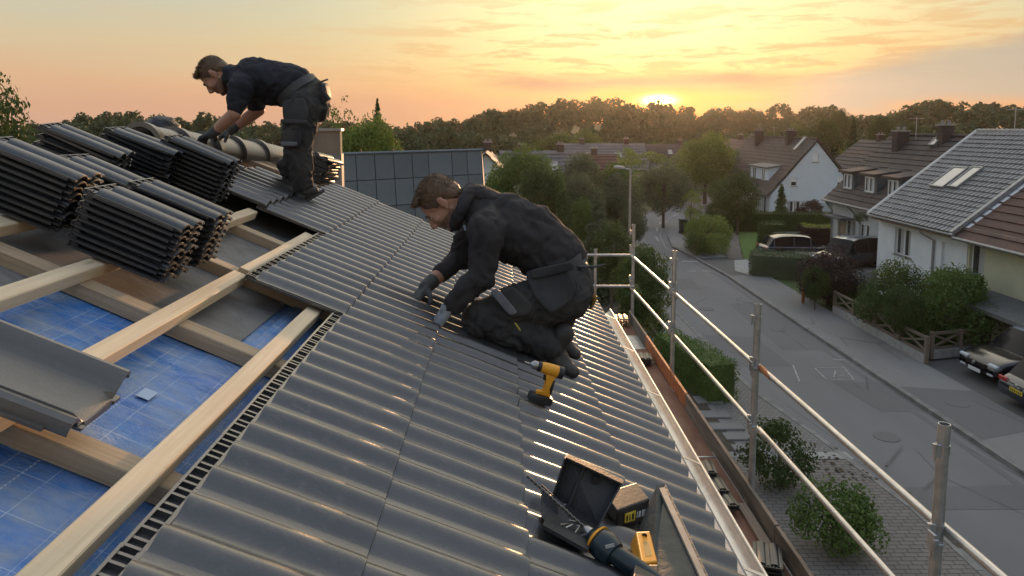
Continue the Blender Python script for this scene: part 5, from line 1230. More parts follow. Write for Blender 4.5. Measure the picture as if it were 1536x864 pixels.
dormer(Gh, 22.35, 61.5, 66.0, 2.75, 4.0, 2.2, M_WALLB, M_RSLATE, 2)
chimney(Gh, 25.2, 64.3, 5.8, 7.15, .75, .6); chimney(Gh, 24.9, 71.5, 5.6, 7.1, .7, .6)
nrm = Vector((-gsl.z, 0, gsl.x)).normalized(); d = ray(1191, 226); skylight(Gh, CC+d*((Vector((gx0, 0, gez))-CC).dot(nrm)/d.dot(nrm)), (0, -1, 0), gsl, .55, 1.4)
child_fix(Gh)
# --- distant houses
def far_house(label, cx, cy, lx, ly, ez, rz, axis, wallm, roofm, chim=(), wins=(), sky=(), group=None):
    h = thing('house', label, 'house', T(cx, cy, 0), group); hx, hy = lx/2, ly/2
    m = MB(); ov = .35
    if axis == 'y':
        m.prism([(-hx, 0), (-hx, ez), (0, rz-.12), (hx, ez), (hx, 0)], -hy, hy, 'y'); m.build('wall', wallm, h)
        L = ly+2*ov; sv = Vector((hx+ov, 0, (rz-ez)*(hx+ov)/hx)); z0 = rz-sv.z
        slope_tiles('roof', (-hx-ov, -hy-ov, z0), (0, 1, 0), sv, L, sv.length, 9, 8, 0, .06, roofm, h, False); slope_tiles('roof', (hx+ov, -hy-ov, z0), (0, 1, 0), (-sv.x, 0, sv.z), L, sv.length, 9, 8, 0, .06, roofm, h, False)
        f0 = Vector((-hx-ov, -hy-ov, z0)); fe = Vector((0, 1, 0)); fu = sv
    else:
        m.prism([(-hy, 0), (-hy, ez), (0, rz-.12), (hy, ez), (hy, 0)], -hx, hx, 'x'); m.build('wall', wallm, h)
        L = lx+2*ov; sv = Vector((0, hy+ov, (rz-ez)*(hy+ov)/hy)); z0 = rz-sv.z
        slope_tiles('roof', (-hx-ov, -hy-ov, z0), (1, 0, 0), sv, L, sv.length, 9, 10, 0, .06, roofm, h, False); slope_tiles('roof', (-hx-ov, hy+ov, z0), (1, 0, 0), (0, -sv.y, sv.z), L, sv.length, 9, 10, 0, .06, roofm, h, False)
        f0 = Vector((-hx-ov, -hy-ov, z0)); fe = Vector((1, 0, 0)); fu = sv
    for t in chim: chimney(h, *( (0, t*ly) if axis == 'y' else (t*lx, 0)), rz-.6, rz+.5, .55, .45)
    for (a, b) in sky: skylight(h, f0+fe*(a*L)+fu*b, fe, fu, .8, 1.1)
    for (x, z) in wins:
        if axis == 'y': window(h, 'y', -hy-.06, x-.45, x+.45, z, z+1.2, 2, .0, True, False)
        else: window(h, 'y', -hy-.06, x-.45, x+.45, z, z+1.2, 2, .0, True, False)
    return h
GR = 'distant houses among the trees'
far_house('far house whose brown roof shows left of the pale blue gable with red tint', 28.5, 86, 9, 11, 3.2, 6.0, 'y', M_WALLG, M_RRED, (-.2, .2), ((-2, 1.2), (2, 1.2)), ((.1, .5), (.5, .45)), GR)
far_house('far dark roofed house partly behind the round dark tree', 37, 98, 13, 8, 3.0, 5.6, 'x', M_WALLG, M_RBROWN, (-.3, .25), ((-4, 1.2), (0, 1.2), (4, 1.2)), ((.3, .5),), GR)
far_house('far house with dark roof and a bright skylight beyond the tall birch', 25.0, 98, 14, 8, 2.8, 5.2, 'x', M_WALLG, M_RBROWN, (-.1,), ((-4, 1.2), (3, 1.2)), ((.25, .45),), GR)
far_house('far row house with two pale skylights above the street lamp', 11.5, 84, 8.5, 8, 3.0, 5.6, 'x', M_WALLG, M_RSLATE, (-.3, .3), ((-2, 1.2), (2, 1.2)), ((.25, .4), (.6, .4)), GR)
far_house('far red roofed house left of the street lamp head', 7.9, 68, 5, 6, 2.8, 5.0, 'x', M_WALLG, M_RRED, (.1,), ((0, 1.2),), (), GR)
far_house('far slate roofed house with chimneys behind the big green tree', 3.0, 62, 6, 7, 3.0, 5.5, 'x', M_WALLG, M_RSLATE, (-.25, .3), (), ((.6, .4),), GR)
far_house('small white gabled house just right of the grey panel roof', -1.1, 50, 4.6, 8, 3.4, 5.9, 'y', M_WALLW, M_RSLATE, (.2,), ((0, 2.0),), (), GR)
far_house('far gabled house between the pale blue gable and the long brown roof', 36.5, 70, 7, 9, 3.4, 6.2, 'y', M_WALLG, M_RBROWN, (.1,), ((0, 3.2),), (), GR)
far_house('tiny white cottage at the foot of the wooded hill', 40.5, 128, 6, 5, 3.0, 5.0, 'x', M_WALLW, M_RRED, (.2,), ((-1.5, 1.0), (1.5, 1.0)), (), GR)
far_house('second tiny white cottage at the foot of the wooded hill by the dark trees', 46.5, 128, 6, 5, 3.0, 5.2, 'y', M_WALLW, M_RBROWN, (.2,), ((0, 1.0),), (), GR)
far_house('far white house showing through the street trees at the road bend', 16.8, 93, 7, 5, 3.2, 5.2, 'x', M_WALLW, M_RBROWN, (), ((-3, .9), (0, .9), (3, .9)), (), GR)
# --- neighbouring building with big grey panels, and the clad chimney
M_PANEL = mat('blue_grey_panel', (.10, .135, .17), (.15, .185, .215), 1.1, .42, .2, .08, rvar=.15, rnd=.10)
NB = thing('panel_roof_building', 'neighbouring building clad in large blue grey metal panels behind the roof verge', 'building')
tl, tr = at_depth(505, 231, 14.2), at_depth(722, 224.5, 16.2)
ax = (tr-tl).normalized(); dn = Vector((.0, -.10, -1)).normalized(); dn = (dn-ax*dn.dot(ax)).normalized(); nb_n = ax.cross(dn).normalized()
if nb_n.y > 0: nb_n = -nb_n
Wd = (tr-tl).length; cols_ = [-.35, -.23, -.12, 0.0, .115, .235, .36, .485, .60, .77, .885, 1.0]; ph_ = .54
for r_ in range(6):
    for a, b in zip(cols_, cols_[1:]):
        g0 = .006; P0 = tl+ax*(a*Wd+g0)+dn*(r_*ph_+g0); w_ = (b-a)*Wd-2*g0; h_ = ph_-2*g0
        m = MB(); m.box((0, 0, -.02), (w_, h_, 0), bev=.006); M = Matrix(((ax.x, dn.x, nb_n.x, P0.x), (ax.y, dn.y, nb_n.y, P0.y), (ax.z, dn.z, nb_n.z, P0.z), (0, 0, 0, 1)))
        m.build('panel', M_PANEL, NB, None, M @ Matrix.Rotation(random.gauss(0, .002), 4, 'X'))
A_ = tl-ax*(.36*Wd); B_ = tr+ax*.03; back = Vector((0, 3.2, -1.2)); bot = dn*(6*ph_)
Q = [A_-nb_n*.03, B_-nb_n*.03, B_+bot-nb_n*.03, A_+bot-nb_n*.03]
m = MB(); gnd = lambda p: Vector((p.x, p.y, 0)); R_ = [Q[0]+back, Q[1]+back]
m.add([Q[0], Q[1], Q[2], Q[3], gnd(Q[3]), gnd(Q[2]), R_[0], R_[1], gnd(R_[0]), gnd(R_[1])], [(0, 1, 2, 3), (3, 2, 5, 4), (0, 6, 7, 1), (6, 8, 9, 7), (1, 7, 9, 5, 2), (0, 3, 4, 8, 6)]); m.build('wall', mat('dark_cladding', (.05, .06, .07), (.07, .08, .09), 3, .6), NB)
m = MB(); m.tube([A_+nb_n*.01, B_+nb_n*.01], .03, 6); m.build('ridge_flashing', M_PANEL, NB)
for t in (.15, .36, .6, .77, .885, .99): p = tl+ax*(Wd*t); m = MB(); m.tube([p, p+Vector((0, 0, .07))], .012, 6); m.build('ridge_stud', M_BLACK, NB)
CB = thing('clad_chimney', 'square beige clad chimney standing between the tile pile and the panelled building', 'chimney')
c0 = at_depth(462, 194, 9.0); c1 = at_depth(510, 194, 9.0)
m = MB(); m.box((c0.x, 9.0, 6.9), (c1.x, 9.10, c0.z-.02)); m.build('shaft', mat('beige_cladding', (.19, .165, .135), (.14, .125, .105), 5, .8, 0, .2, stretch=(1, 1, .2)), CB)
m = MB(); m.box((c0.x-.01, 8.985, 3.5), (c1.x+.012, 9.11, 7.17)); m.build('apron_panel', mat('pale_flashing', (.12, .14, .155), (.16, .175, .185), 3, .55, .2), CB)
m = MB(); m.box((c0.x-.03, 8.97, c0.z-.02), (c1.x+.02, 9.13, c0.z+.012)); m.build('cap', M_LEAD, CB)
# --- street lamp
SL = thing('street_lamp', 'tall grey street lamp with arm beside the bend of the road', 'street lamp', T(at_depth(945, 300, 28.9).x, 28.9, 0))
zt = at_depth(945, 256, 28.9).z
m = MB(); m.tube([(0, 0, 0), (0, 0, 1.2), (0, 0, zt)], [.07, .065, .04], 12); m.build('pole', M_METAL, SL, 60)
m = MB(); m.tube([(0, 0, zt-.01), (-.06, 0, zt+.05), (-.35, 0, zt+.12)], [.035, .03, .028], 8); m.build('arm', M_METAL, SL, 60)
m = MB(); m.tube([(-.22, 0, zt+.10), (-.34, 0, zt+.125), (-.56, 0, zt+.15), (-.66, 0, zt+.14)], [.03, .065, .06, .03], 12); m.build('lamp_head', mat('lamp_head_grey', (.45, .46, .46), rough=.4), SL, 60)

for (x, y, z) in ((20.4, 36.2, 7.0), (25.45, 69.0, 6.5), (21.1, 30.2, 7.3)):
    t = thing('aerial', 'thin television aerial on the '+{20.4: 'long brown roofed house', 25.45: 'pale blue gabled house', 21.1: 'grey pantile roof'}[x], 'aerial', T(x, y, z-.1))
    m = MB(); m.tube([(0, 0, 0), (0, 0, 1.1)], .018, 6); m.build('mast', M_METAL, t)
    m = MB(); m.tube([(-.35, 0, 1.0), (.35, 0, 1.0)], .010, 5)
    m.build('boom', M_METAL, t)
    for k in range(6): m = MB(); m.tube([(-.3+.12*k, -.16, 1.0), (-.3+.12*k, .16, 1.0)], .007, 5); m.build('element', M_METAL, t)
for k, (x, y) in enumerate(((9.3, 17.0), (10.2, 26.5), (8.4, 29.6), (12.2, 18.9))):
    m = MB(); m.tube([(x, y, .0 if x < 11 else .10), (x, y, .012 if x < 11 else .112)], .30, 22); tag(m.build('manhole_cover', M_PATCH), kind='structure')
# ================================================================ VEGETATION
def foliage_material(name, c1, c2, c3, rnd=.12):
    m_ = bpy.data.materials.new(name); m_.use_nodes = True; g = NG(m_.node_tree); b = m_.node_tree.nodes['Principled BSDF']
    geo = g.new('ShaderNodeNewGeometry'); p = geo.outputs['Position']
    r1 = geo.outputs['Random Per Island']
    f = g.ramp(g.noise(p, .9, 4, .6), [(.35, 0.0), (.65, 1.0)])
    c = g.mix(f, c1, c2); c = g.mix(g.m('MULTIPLY', r1, .55), c, c3)
    oi = g.new('ShaderNodeObjectInfo').outputs['Random']; k = g.m('ADD', g.m('MULTIPLY', oi, rnd*2), 1-rnd)
    cc = g.new('ShaderNodeCombineColor'); [g.put(cc.inputs[i], k) for i in range(3)]
    c = g.mix(1.0, c, cc.outputs[0], 'MULTIPLY')
    g.put(b.inputs['Base Color'], c); b.inputs['Roughness'].default_value = .65; b.inputs['Specular IOR Level'].default_value = .25
    tr_ = g.new('ShaderNodeBsdfTranslucent'); g.put(tr_.inputs[0], c); mx = g.new('ShaderNodeMixShader'); mx.inputs[0].default_value = .3
    g.l.new(b.outputs[0], mx.inputs[1]); g.l.new(tr_.outputs[0], mx.inputs[2]); g.l.new(mx.outputs[0], m_.node_tree.nodes['Material Output'].inputs[0])
    return m_
F_DARK = foliage_material('foliage_dark', (0.043, 0.075, 0.026), (0.067, 0.109, 0.035), (0.102, 0.145, 0.043))
F_MID = foliage_material('foliage_mid', (0.065, 0.116, 0.032), (0.102, 0.167, 0.043), (0.145, 0.217, 0.058))
F_LITE = foliage_material('foliage_light', (0.123, 0.181, 0.043), (0.174, 0.239, 0.058), (0.246, 0.304, 0.072))
F_GREY = foliage_material('foliage_grey_green', (0.080, 0.116, 0.065), (0.116, 0.152, 0.087), (0.160, 0.203, 0.116))
F_RED = foliage_material('foliage_dark_purple', (.030, .020, .022), (.045, .030, .030), (.06, .045, .035))
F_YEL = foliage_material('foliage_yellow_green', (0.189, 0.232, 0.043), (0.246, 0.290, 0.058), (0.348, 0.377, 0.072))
F_FAR = foliage_material('foliage_woodland', (.036, .062, .030), (.056, .088, .040), (.075, .110, .045))
M_BARK = mat('bark', (.07, .055, .04), (.11, .09, .07), 12, .9, 0, .6, stretch=(1, 1, .3))
def leaf_arrays(rg, P, N, size, aspect=.6):
    """P (n,3) leaf centres, N (n,3) rough normals -> verts (4n,3)"""
    n = len(P); a = rg.normal(size=(n, 3)); t = np.cross(N, a); t /= np.linalg.norm(t, axis=1)[:, None]+1e-9; b = np.cross(N, t); b /= np.linalg.norm(b, axis=1)[:, None]+1e-9
    s = (size*rg.uniform(.6, 1.4, n))[:, None]; N = N/(np.linalg.norm(N, axis=1)[:, None]+1e-9)
    v = np.stack([P-t*s*.5, P-b*s*aspect*.5+N*s*.08, P+t*s*.5, P+b*s*aspect*.5+N*s*.08], axis=1)
    return v.reshape(-1, 3)
def cloud(rg, C, R, per, size, flat=.85, shell=5.0):
    """leaves spread round clump centres C with radii R"""
    Ps = []; Ns = []
    for c, r in zip(C, R):
        n = max(4, int(per*1.5*r*r)); d = rg.normal(size=(n, 3)); d /= np.linalg.norm(d, axis=1)[:, None]
        rad = r*rg.uniform(0, 1, n)**(1/shell); p = d*rad[:, None]; p[:, 2] *= flat
        Ps.append(c+p); Ns.append(d+rg.normal(scale=.55, size=(n, 3)))
    return leaf_arrays(rg, np.concatenate(Ps), np.concatenate(Ns), size)
def crown_clumps(rg, H, Wd, n, z0, kind='broad'):
    C = []; R = []
    for i in range(n):
        if kind == 'broad':
            u = rg.uniform(-1, 1); th = rg.uniform(0, 2*math.pi); q = rg.uniform(.45, .92)**.5
            rr = math.sqrt(1-u*u)*q; k = 1-.25*max(0, u); c = (rr*math.cos(th)*Wd/2*k, rr*math.sin(th)*Wd/2*k, z0+H*(.5+.45*u*q)); r = Wd*rg.uniform(.13, .22)
        elif kind == 'cone':
            t = rg.uniform(0, 1)**1.3; th = rg.uniform(0, 2*math.pi); w = Wd/2*(1-t)*.9; q = rg.uniform(.4, 1); c = (w*q*math.cos(th), w*q*math.sin(th), z0+H*t); r = Wd*(.06+.13*(1-t))
        elif kind == 'loose':
            u = rg.uniform(-1, 1); th = rg.uniform(0, 2*math.pi); q = rg.uniform(.2, 1); rr = math.sqrt(1-u*u)*q; c = (rr*math.cos(th)*Wd/2, rr*math.sin(th)*Wd/2, z0+H*(.5+.5*u)); r = Wd*rg.uniform(.07, .14)
        C.append(c); R.append(r)
    return np.array(C), np.array(R)
def trunk_mesh(name, rg, h, r, C, nl=9):
    m = MB(); bend = rg.normal(scale=.03, size=2)
    m.tube([(0, 0, -.1), (bend[0]*h*.3, bend[1]*h*.3, h*.35), (bend[0]*h, bend[1]*h, h*.75), (0, 0, h)], [r*1.3, r, r*.7, r*.3], 8)
    for i in rg.choice(len(C), min(nl, len(C)), replace=False):
        c = Vector(C[i]); z = h*rg.uniform(.3, .7); a = Vector((0, 0, min(z, c.z*.9))); mid = a.lerp(c, .5)+Vector((0, 0, .1*h*.5)); m.tube([a, mid, c], [r*.5, r*.3, r*.1], 5)
    return m.mesh(name, M_BARK, 60)
TREES = {}
def tree_kind(key, seed, H, Wd, trunk, n, per, size, fol, kind='broad', tr=.12):
    rg = np.random.default_rng(seed); C, R = crown_clumps(rg, H, Wd, n, trunk, kind)
    V = cloud(rg, C, R, per, size)
    H1 = float(np.percentile(V[:, 2], 99.5)); W1 = float(np.percentile(V[:, 0], 99)-np.percentile(V[:, 0], 1))
    TREES[key] = (trunk_mesh('trunk', rg, trunk+H*(.95 if kind == 'cone' else .7), tr, C), quads_mesh('crown', V, fol), H1, W1)
def plant_tree(key, x, y, h, w, label, group=None, name='tree', rot=None, z=None, fol=None, cat='tree'):
    tm, cm, H0, W0 = TREES[key]; z = hill(x, y) if z is None else z
    if fol is not None:
        k2 = key+fol.name
        if k2 not in TREES: c2 = cm.copy(); c2.materials[0] = fol; TREES[k2] = (tm, c2, H0, W0)
        cm = TREES[k2][1]
    M = T(x, y, z) @ RZ_m(rot if rot is not None else random.uniform(0, 6.28)) @ Matrix.Diagonal((w/W0, w/W0, h/H0, 1))
    t = thing(name, label, cat, M, group); link('trunk', tm, t)
    vs_ = min(h/H0, 1.35*w/W0)/(h/H0); link('crown', cm, t, T(0, 0, H0*(1-vs_)) @ Matrix.Diagonal((1, 1, vs_, 1))); return t
def RZ_m(a): return Matrix.Rotation(a, 4, 'Z')
tree_kind('b1', 1, 4.6, 4.2, 1.2, 70, 190, .17, F_MID); tree_kind('b2', 2, 4.6, 4.2, 1.2, 70, 190, .17, F_DARK); tree_kind('b3', 3, 4.2, 4.6, 1.2, 60, 180, .18, F_GREY)
tree_kind('bn', 31, 4.6, 4.2, 1.2, 90, 520, .10, F_DARK); tree_kind('l1', 4, 5.2, 3.6, 1.3, 75, 210, .15, F_LITE, 'loose', .09); tree_kind('l2', 5, 5.2, 3.2, 1.0, 60, 170, .14, F_MID, 'loose', .08)
tree_kind('c1', 6, 5.5, 2.4, .3, 150, 420, .15, F_DARK, 'cone', .10); tree_kind('c2', 7, 5.5, 2.8, .3, 140, 380, .16, F_GREY, 'cone', .10)
tree_kind('s1', 8, 1.3, 1.5, .05, 40, 900, .075, F_DARK, 'broad', .03); tree_kind('s2', 9, 1.2, 1.7, .05, 45, 800, .08, F_MID, 'broad', .03)
def by_px(key, px0, px1, ytop, Y, label, ybase=None, **kw):
    a = at_depth(px0, ytop, Y); b = at_depth(px1, ytop, Y); x = (a.x+b.x)/2; z = hill(x, Y)
    return plant_tree(key, x, Y, a.z-z, b.x-a.x, label, z=z, **kw)
MG = 'trees standing between the street and the roofs'
by_px('b1', 733, 842, 222, 40, 'big fresh green tree right of the panelled building', group=MG)
by_px('b3', 835, 912, 232, 47, 'grey green bushy tree behind the big fresh green tree', group=MG)
by_px('c1', 812, 872, 288, 30, 'dark pointed conifer at the kneeling roofer\'s back', group=MG)
by_px('c2', 862, 934, 292, 31, 'grey green conifer left of the street lamp pole', group=MG)
by_px('b2', 888, 950, 335, 27, 'dark low tree behind the end of the scaffold', group=MG)
by_px('b3', 890, 962, 262, 44, 'rounded grey green tree behind the street lamp', group=MG)
by_px('l1', 918, 962, 222, 60, 'small yellow green tree above the street lamp head', group=MG)
by_px('l1', 942, 1006, 228, 77, 'bright yellow green tree right of the street lamp head', group=MG)
by_px('l2', 988, 1034, 234, 84, 'slim loose tree at the bend of the road', group=MG)
by_px('b1', 1016, 1104, 203, 70, 'tall birch like tree right of the road bend', group=MG, fol=F_LITE)
by_px('l2', 1060, 1120, 222, 72, 'second loose tall tree touching the birch like tree', group=MG)
by_px('b2', 1080, 1138, 258, 50.5, 'round dark garden tree on the lawn edge', group=MG)
by_px('l1', 1022, 1054, 286, 51, 'small young street tree with yellow green leaves by the pavement', group=MG)
by_px('c1', 1157, 1188, 280, 53.5, 'small dark spruce in front of the pale blue gable', group=MG)
by_px('b2', 1200, 1236, 300, 54, 'dark purple garden bush before the pale blue gable', group=MG, fol=F_RED)
by_px('b1', 855, 905, 196, 110, 'mid green tree above the far red roof', group=MG)
by_px('b1', 800, 870, 200, 118, 'broad mid green tree above the far slate roof', group=MG)
by_px('b2', 1005, 1035, 215, 104, 'dark tree between the far roofs and the wood', group=MG)
for k, (key, a, b, yt, Y, fo) in enumerate((('b1', 775, 850, 250, 36, F_DARK), ('b3', 838, 905, 262, 38, None), ('b2', 895, 955, 246, 46, F_MID), ('b1', 960, 1034, 246, 54, F_GREY), ('l1', 1000, 1050, 244, 70, F_LITE), ('b1', 1064, 1108, 268, 63, F_MID), ('b1', 850, 905, 300, 34, F_MID), ('b3', 930, 968, 312, 40, None), ('b1', 1088, 1130, 228, 76, F_MID), ('b2', 1060, 1100, 300, 56, F_DARK), ('b1', 722, 770, 262, 44, F_MID), ('b3', 880, 930, 224, 92, None), ('b1', 960, 1000, 216, 100, F_MID), ('b2', 1030, 1062, 222, 96, None))):
    by_px(key, a, b, yt, Y, ['dark green tree low behind the kneeling roofer', 'grey leafed tree behind the two conifers', 'wide mid green tree behind the street lamp pole', 'grey green tree on the left side of the road bend', 'light airy tree just left of the birch like tree', 'mid green tree right of the road bend', 'mid green bush like tree above the grey conifer', 'low grey tree beside the left edge of the road', 'green tree rising over the roofs left of the pale blue gable', 'dark low tree behind the young street tree', 'small green tree at the corner of the panelled building', 'grey tree over the far red roof', 'green tree over the far row house', 'dark tree over the far skylight roof'][k], group=MG, fol=fo)
# left side
by_px('bn', -260, 96, 114, 9.5, 'large leafy tree at the left edge behind the ridge', group=MG, fol=F_DARK)
by_px('l2', 478, 548, 148, 27, 'loose leafy tree top right of the standing roofer', group=MG)
by_px('b1', 500, 600, 178, 26, 'light green bushy tree behind the panelled building', group=MG, fol=F_LITE)
by_px('c1', 552, 580, 154, 34, 'thin spruce top poking above the light green tree', group=MG)
by_px('b2', 925, 1008, 368, 14.5, 'dark ivy like bush beyond the corner of the scaffold', group=MG)
# darker row of large trees behind the houses
for k, (a, b, yt, Y) in enumerate(((1215, 1262, 178, 95), (1262, 1300, 182, 88), (1302, 1345, 174, 100), (1180, 1215, 186, 105), (1245, 1275, 164, 150), (1120, 1160, 188, 110), (1345, 1390, 186, 90), (1050, 1085, 200, 112), (1140, 1175, 196, 100))):
    by_px(['b2', 'c2', 'b2', 'b1'][k % 4] if k != 1 else 'c1', a, b, yt, Y, ['broad dark tree above the pale blue gable', 'tall pointed dark tree right of the pale blue gable', 'dark rounded tree above the far gabled house', 'green tree above the far roofs left of the pale blue gable', 'lone round tree standing out on the skyline', 'dark low tree beyond the far brown roofs', 'dark tree behind the chimney of the long brown roof', 'bushy tree beyond the road bend', 'pale green tree beyond the round dark garden tree'][k], group='trees behind the houses')
# garden trees round the distant houses, one by one
rg = random.Random(11); seen_lb = {}
for k in range(70):
    Y = rg.uniform(58, 118); px = rg.uniform(740, 1340) if k % 3 else rg.uniform(600, 900); x = (px-755)*Y/1100
    if 7 < x < 31 and Y < 94: continue
    h = rg.uniform(2.6, 4.6); key = rg.choice(['b1', 'b2', 'b3', 'l1'])
    hx_ = [o for o in col.objects if o.get('category') == 'house']; o = min(hx_, key=lambda o: (o.location.x-x)**2+(o.location.y-Y)**2)
    side = ('left of' if x < o.location.x-3 else 'right of' if x > o.location.x+3 else 'in front of' if Y < o.location.y else 'behind'); nm = o['label'].split(' behind ')[0].split(' partly ')[0].split(' with ')[0].split(' beyond ')[0].split(' whose ')[0].split(' showing ')[0].split(' among ')[0]
    lb = ('small ' if h < 3.3 else 'middling ' if h < 4 else 'tall ')+dict(b1='fresh green', b2='dark', b3='grey green', l1='pale loose').get(key)+' tree '+side+' the '+nm
    lb = ' '.join(lb.split()[:16]); seen_lb[lb] = seen_lb.get(lb, 0)+1
    if seen_lb[lb] > 1: continue
    plant_tree(key, x, Y, h, h*rg.uniform(.7, 1.0), lb, 'low trees among the far houses', rot=rg.uniform(0, 6))
# --- woodland on the hill: one mass
VW = []
rgn = np.random.default_rng(5)
var = []
for k in range(7):
    C, R = crown_clumps(rgn, 7.5, 7.5, 26, 1.6, 'broad'); var.append(cloud(rgn, C, R, 8.5, 1.15, .9, 8))
for k in range(3):
    C, R = crown_clumps(rgn, 9.0, 5.0, 34, 1.0, 'cone'); var.append(cloud(rgn, C, R, 22, .7, .9, 8))
cnt = 0
for Y in (122, 138, 156, 176, 198, 222, 248, 274, 300):
    x0, x1 = -Y*.80, Y*.85; x = x0
    while x < x1:
        xx = x+rgn.uniform(-1.5, 1.5); yy = Y+rgn.uniform(-7, 7); a = 755+1100*xx/yy
        s = rgn.uniform(.55, 1.15)*(1.0 if Y > 190 else .75); x += 6.2*s*(1+Y/900)
        if Y < 160 and rgn.uniform() < .35: continue
        if Y == 300: s = rgn.uniform(.8, 1.35)
        z = hill(xx, yy); v = var[rgn.integers(0, 7) if rgn.uniform() < .93 else rgn.integers(7, 10)]; th = rgn.uniform(0, 6.28); c_, s__ = math.cos(th), math.sin(th)
        q = v[:, :]*s; q = np.stack([q[:, 0]*c_-q[:, 1]*s__+xx, q[:, 0]*s__+q[:, 1]*c_+yy, q[:, 2]+z-.4], axis=1); VW.append(q); cnt += 1
VW = np.concatenate(VW)
tag(link('woodland', quads_mesh('woodland', VW, F_FAR)), 'dark wooded hill along the whole horizon', kind='stuff')
print('woodland trees', cnt, 'quads', len(VW)//4)
# far blue ridge
m = MB(); vs = []
for i in range(61):
    x = -640+i*21.3; 
    for y, h in ((520, 0), (600, 2+14.5*math.exp(-((x-315)/75)**2)), (670, 2)): vs.append((x, y, h+1.0*noise.noise(Vector((i*.7, y/100, 0)))))
m.add(vs, [(i*3+j, (i+1)*3+j, (i+1)*3+j+1, i*3+j+1) for i in range(60) for j in range(2)]); tag(m.build('far_hills', F_FAR, None, 180), kind='structure')

# --- hedges and bushes
def hedge(x0, y0, x1, y1, w, h, fol, label, top=None, size=.07, dens=420, z=0.05, rough=.04, group=None):
    a = Vector((x0, y0, 0)); b = Vector((x1, y1, 0)); L = (b-a).length; rg = np.random.default_rng(int(abs(x0*37+y0*11)*10) % 9999)
    faces = [('top', L*w), ('f', L*h), ('b', L*h), ('l', w*h), ('r', w*h)]; Ps = []; Ns = []; tp = []
    for f, A in faces:
        n = int(A*dens); u = rg.uniform(-.5, .5, n); v = rg.uniform(0, 1, n)
        if f == 'top': P = np.stack([u*L, (v-.5)*w, np.full(n, h)], 1); N = np.tile([0, 0, 1.], (n, 1))
        elif f == 'f': P = np.stack([u*L, np.full(n, -w/2), v*h], 1); N = np.tile([0, -1., 0], (n, 1))
        elif f == 'b': P = np.stack([u*L, np.full(n, w/2), v*h], 1); N = np.tile([0, 1., 0], (n, 1))
        elif f == 'l': P = np.stack([np.full(n, -L/2), u*w, v*h], 1); N = np.tile([-1., 0, 0], (n, 1))
        else: P = np.stack([np.full(n, L/2), u*w, v*h], 1); N = np.tile([1., 0, 0], (n, 1))
        bul = .05*np.sin(P[:, :1]*3.1+1)+.04*np.sin(P[:, 2:]*5+P[:, 1:2]*4)
        P = P+N*bul+rg.normal(scale=rough, size=P.shape); Ps.append(P); Ns.append(N*.8+rg.normal(scale=.6, size=N.shape)); tp += [f == 'top']*n
    P = np.concatenate(Ps); k = np.clip((P[:, 2]-h*.8)/(h*.3), 0, 1); P[:, 0] *= 1-.03*k; P[:, 1] *= 1-.10*k
    V = leaf_arrays(rg, P, np.concatenate(Ns), size); me = quads_mesh('hedge', V, fol)
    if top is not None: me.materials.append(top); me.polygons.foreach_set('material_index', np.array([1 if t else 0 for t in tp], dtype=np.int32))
    M = T((a+b)/2+Vector((0, 0, z))) @ RZ_m(math.atan2(b.y-a.y, b.x-a.x))
    t = thing('hedge', label, 'hedge', M, group); link('foliage', me, t)
    m = MB(); m.box((-L/2+.07, -w/2+.07, 0), (L/2-.07, w/2-.07, h-.07)); m.build('core', fol, t); return t
hedge(12.6, 36.6, 16.6, 34.9, 1.5, 1.15, F_GREY, 'long clipped grey green hedge at the street corner beside the black garden car')
hedge(15.8, 44.9, 17.3, 44.6, 1.0, 1.55, F_DARK, 'tall clipped box shaped dark hedge block on the lawn')
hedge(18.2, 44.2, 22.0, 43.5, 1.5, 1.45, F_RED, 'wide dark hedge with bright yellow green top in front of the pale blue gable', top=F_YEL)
hedge(15.8, 52.6, 24.5, 51.8, 1.0, 1.3, F_DARK, 'long low dark hedge running along the back of the lawn')
hedge(16.9, 46.4, 17.0, 44.9, .4, .3, F_MID, 'very small low green hedge behind the tall clipped block')
hedge(13.6, 29.6, 15.0, 29.2, 1.1, 1.0, F_DARK, 'dark clipped hedge between the purple bush and the big bush')
hedge(13.9, 27.6, 15.6, 26.9, 1.0, .8, F_MID, 'low green hedge just behind the crossed wooden fence')
hedge(5.0, 22.2, 5.9, 19.0, .9, 1.15, F_MID, 'clipped green hedge between the scaffold and the pavement', dens=520, size=.06)
hedge(6.0, 60, 9.0, 68, 1.2, 1.5, F_DARK, 'dark hedge along the far left side of the road bend')
hedge(12.6, 73, 20, 82, 1.2, 1.8, F_MID, 'long hedge beyond the far end of the road bend')
def bush(key, px0, px1, ytop, Y, label, fol=None, ydepth=None, z0=0.05, group=None, zb=None):
    a = at_depth(px0, ytop, Y); b = at_depth(px1, ytop, Y); return plant_tree(key, (a.x+b.x)/2, Y, a.z-z0, (b.x-a.x)*1.02, label, group, 'bush', None, z0, fol, 'bush')
tree_kind('s3', 21, 2.2, 2.6, .05, 60, 520, .085, F_DARK, 'broad', .05); tree_kind('s4', 22, 2.2, 2.4, .05, 60, 520, .09, F_RED, 'broad', .05)
bush('s1', 1124, 1216, 632, 14.4, 'dense dark green round bush below the middle scaffold post', F_DARK)
bush('s2', 1194, 1312, 728, 12.2, 'loose olive green bush below the lower guard rail', F_MID)
bush('s4', 1196, 1292, 374, 30.0, 'large dark purple bush at the corner of the front garden')
bush('s3', 1300, 1400, 392, 25.2, 'big rounded dark green bush in front of the white house window')
bush('s3', 1368, 1480, 402, 23.9, 'big dark green bush in front of the cream house', F_MID)
bush('s3', 1330, 1385, 430, 23.6, 'lower dark green bush behind the end of the crossed fence')
hedge(14.9, 24.6, 16.2, 24.3, 1.0, 2.45, F_MID, 'tall clipped bright hedge block by the cream house wall')
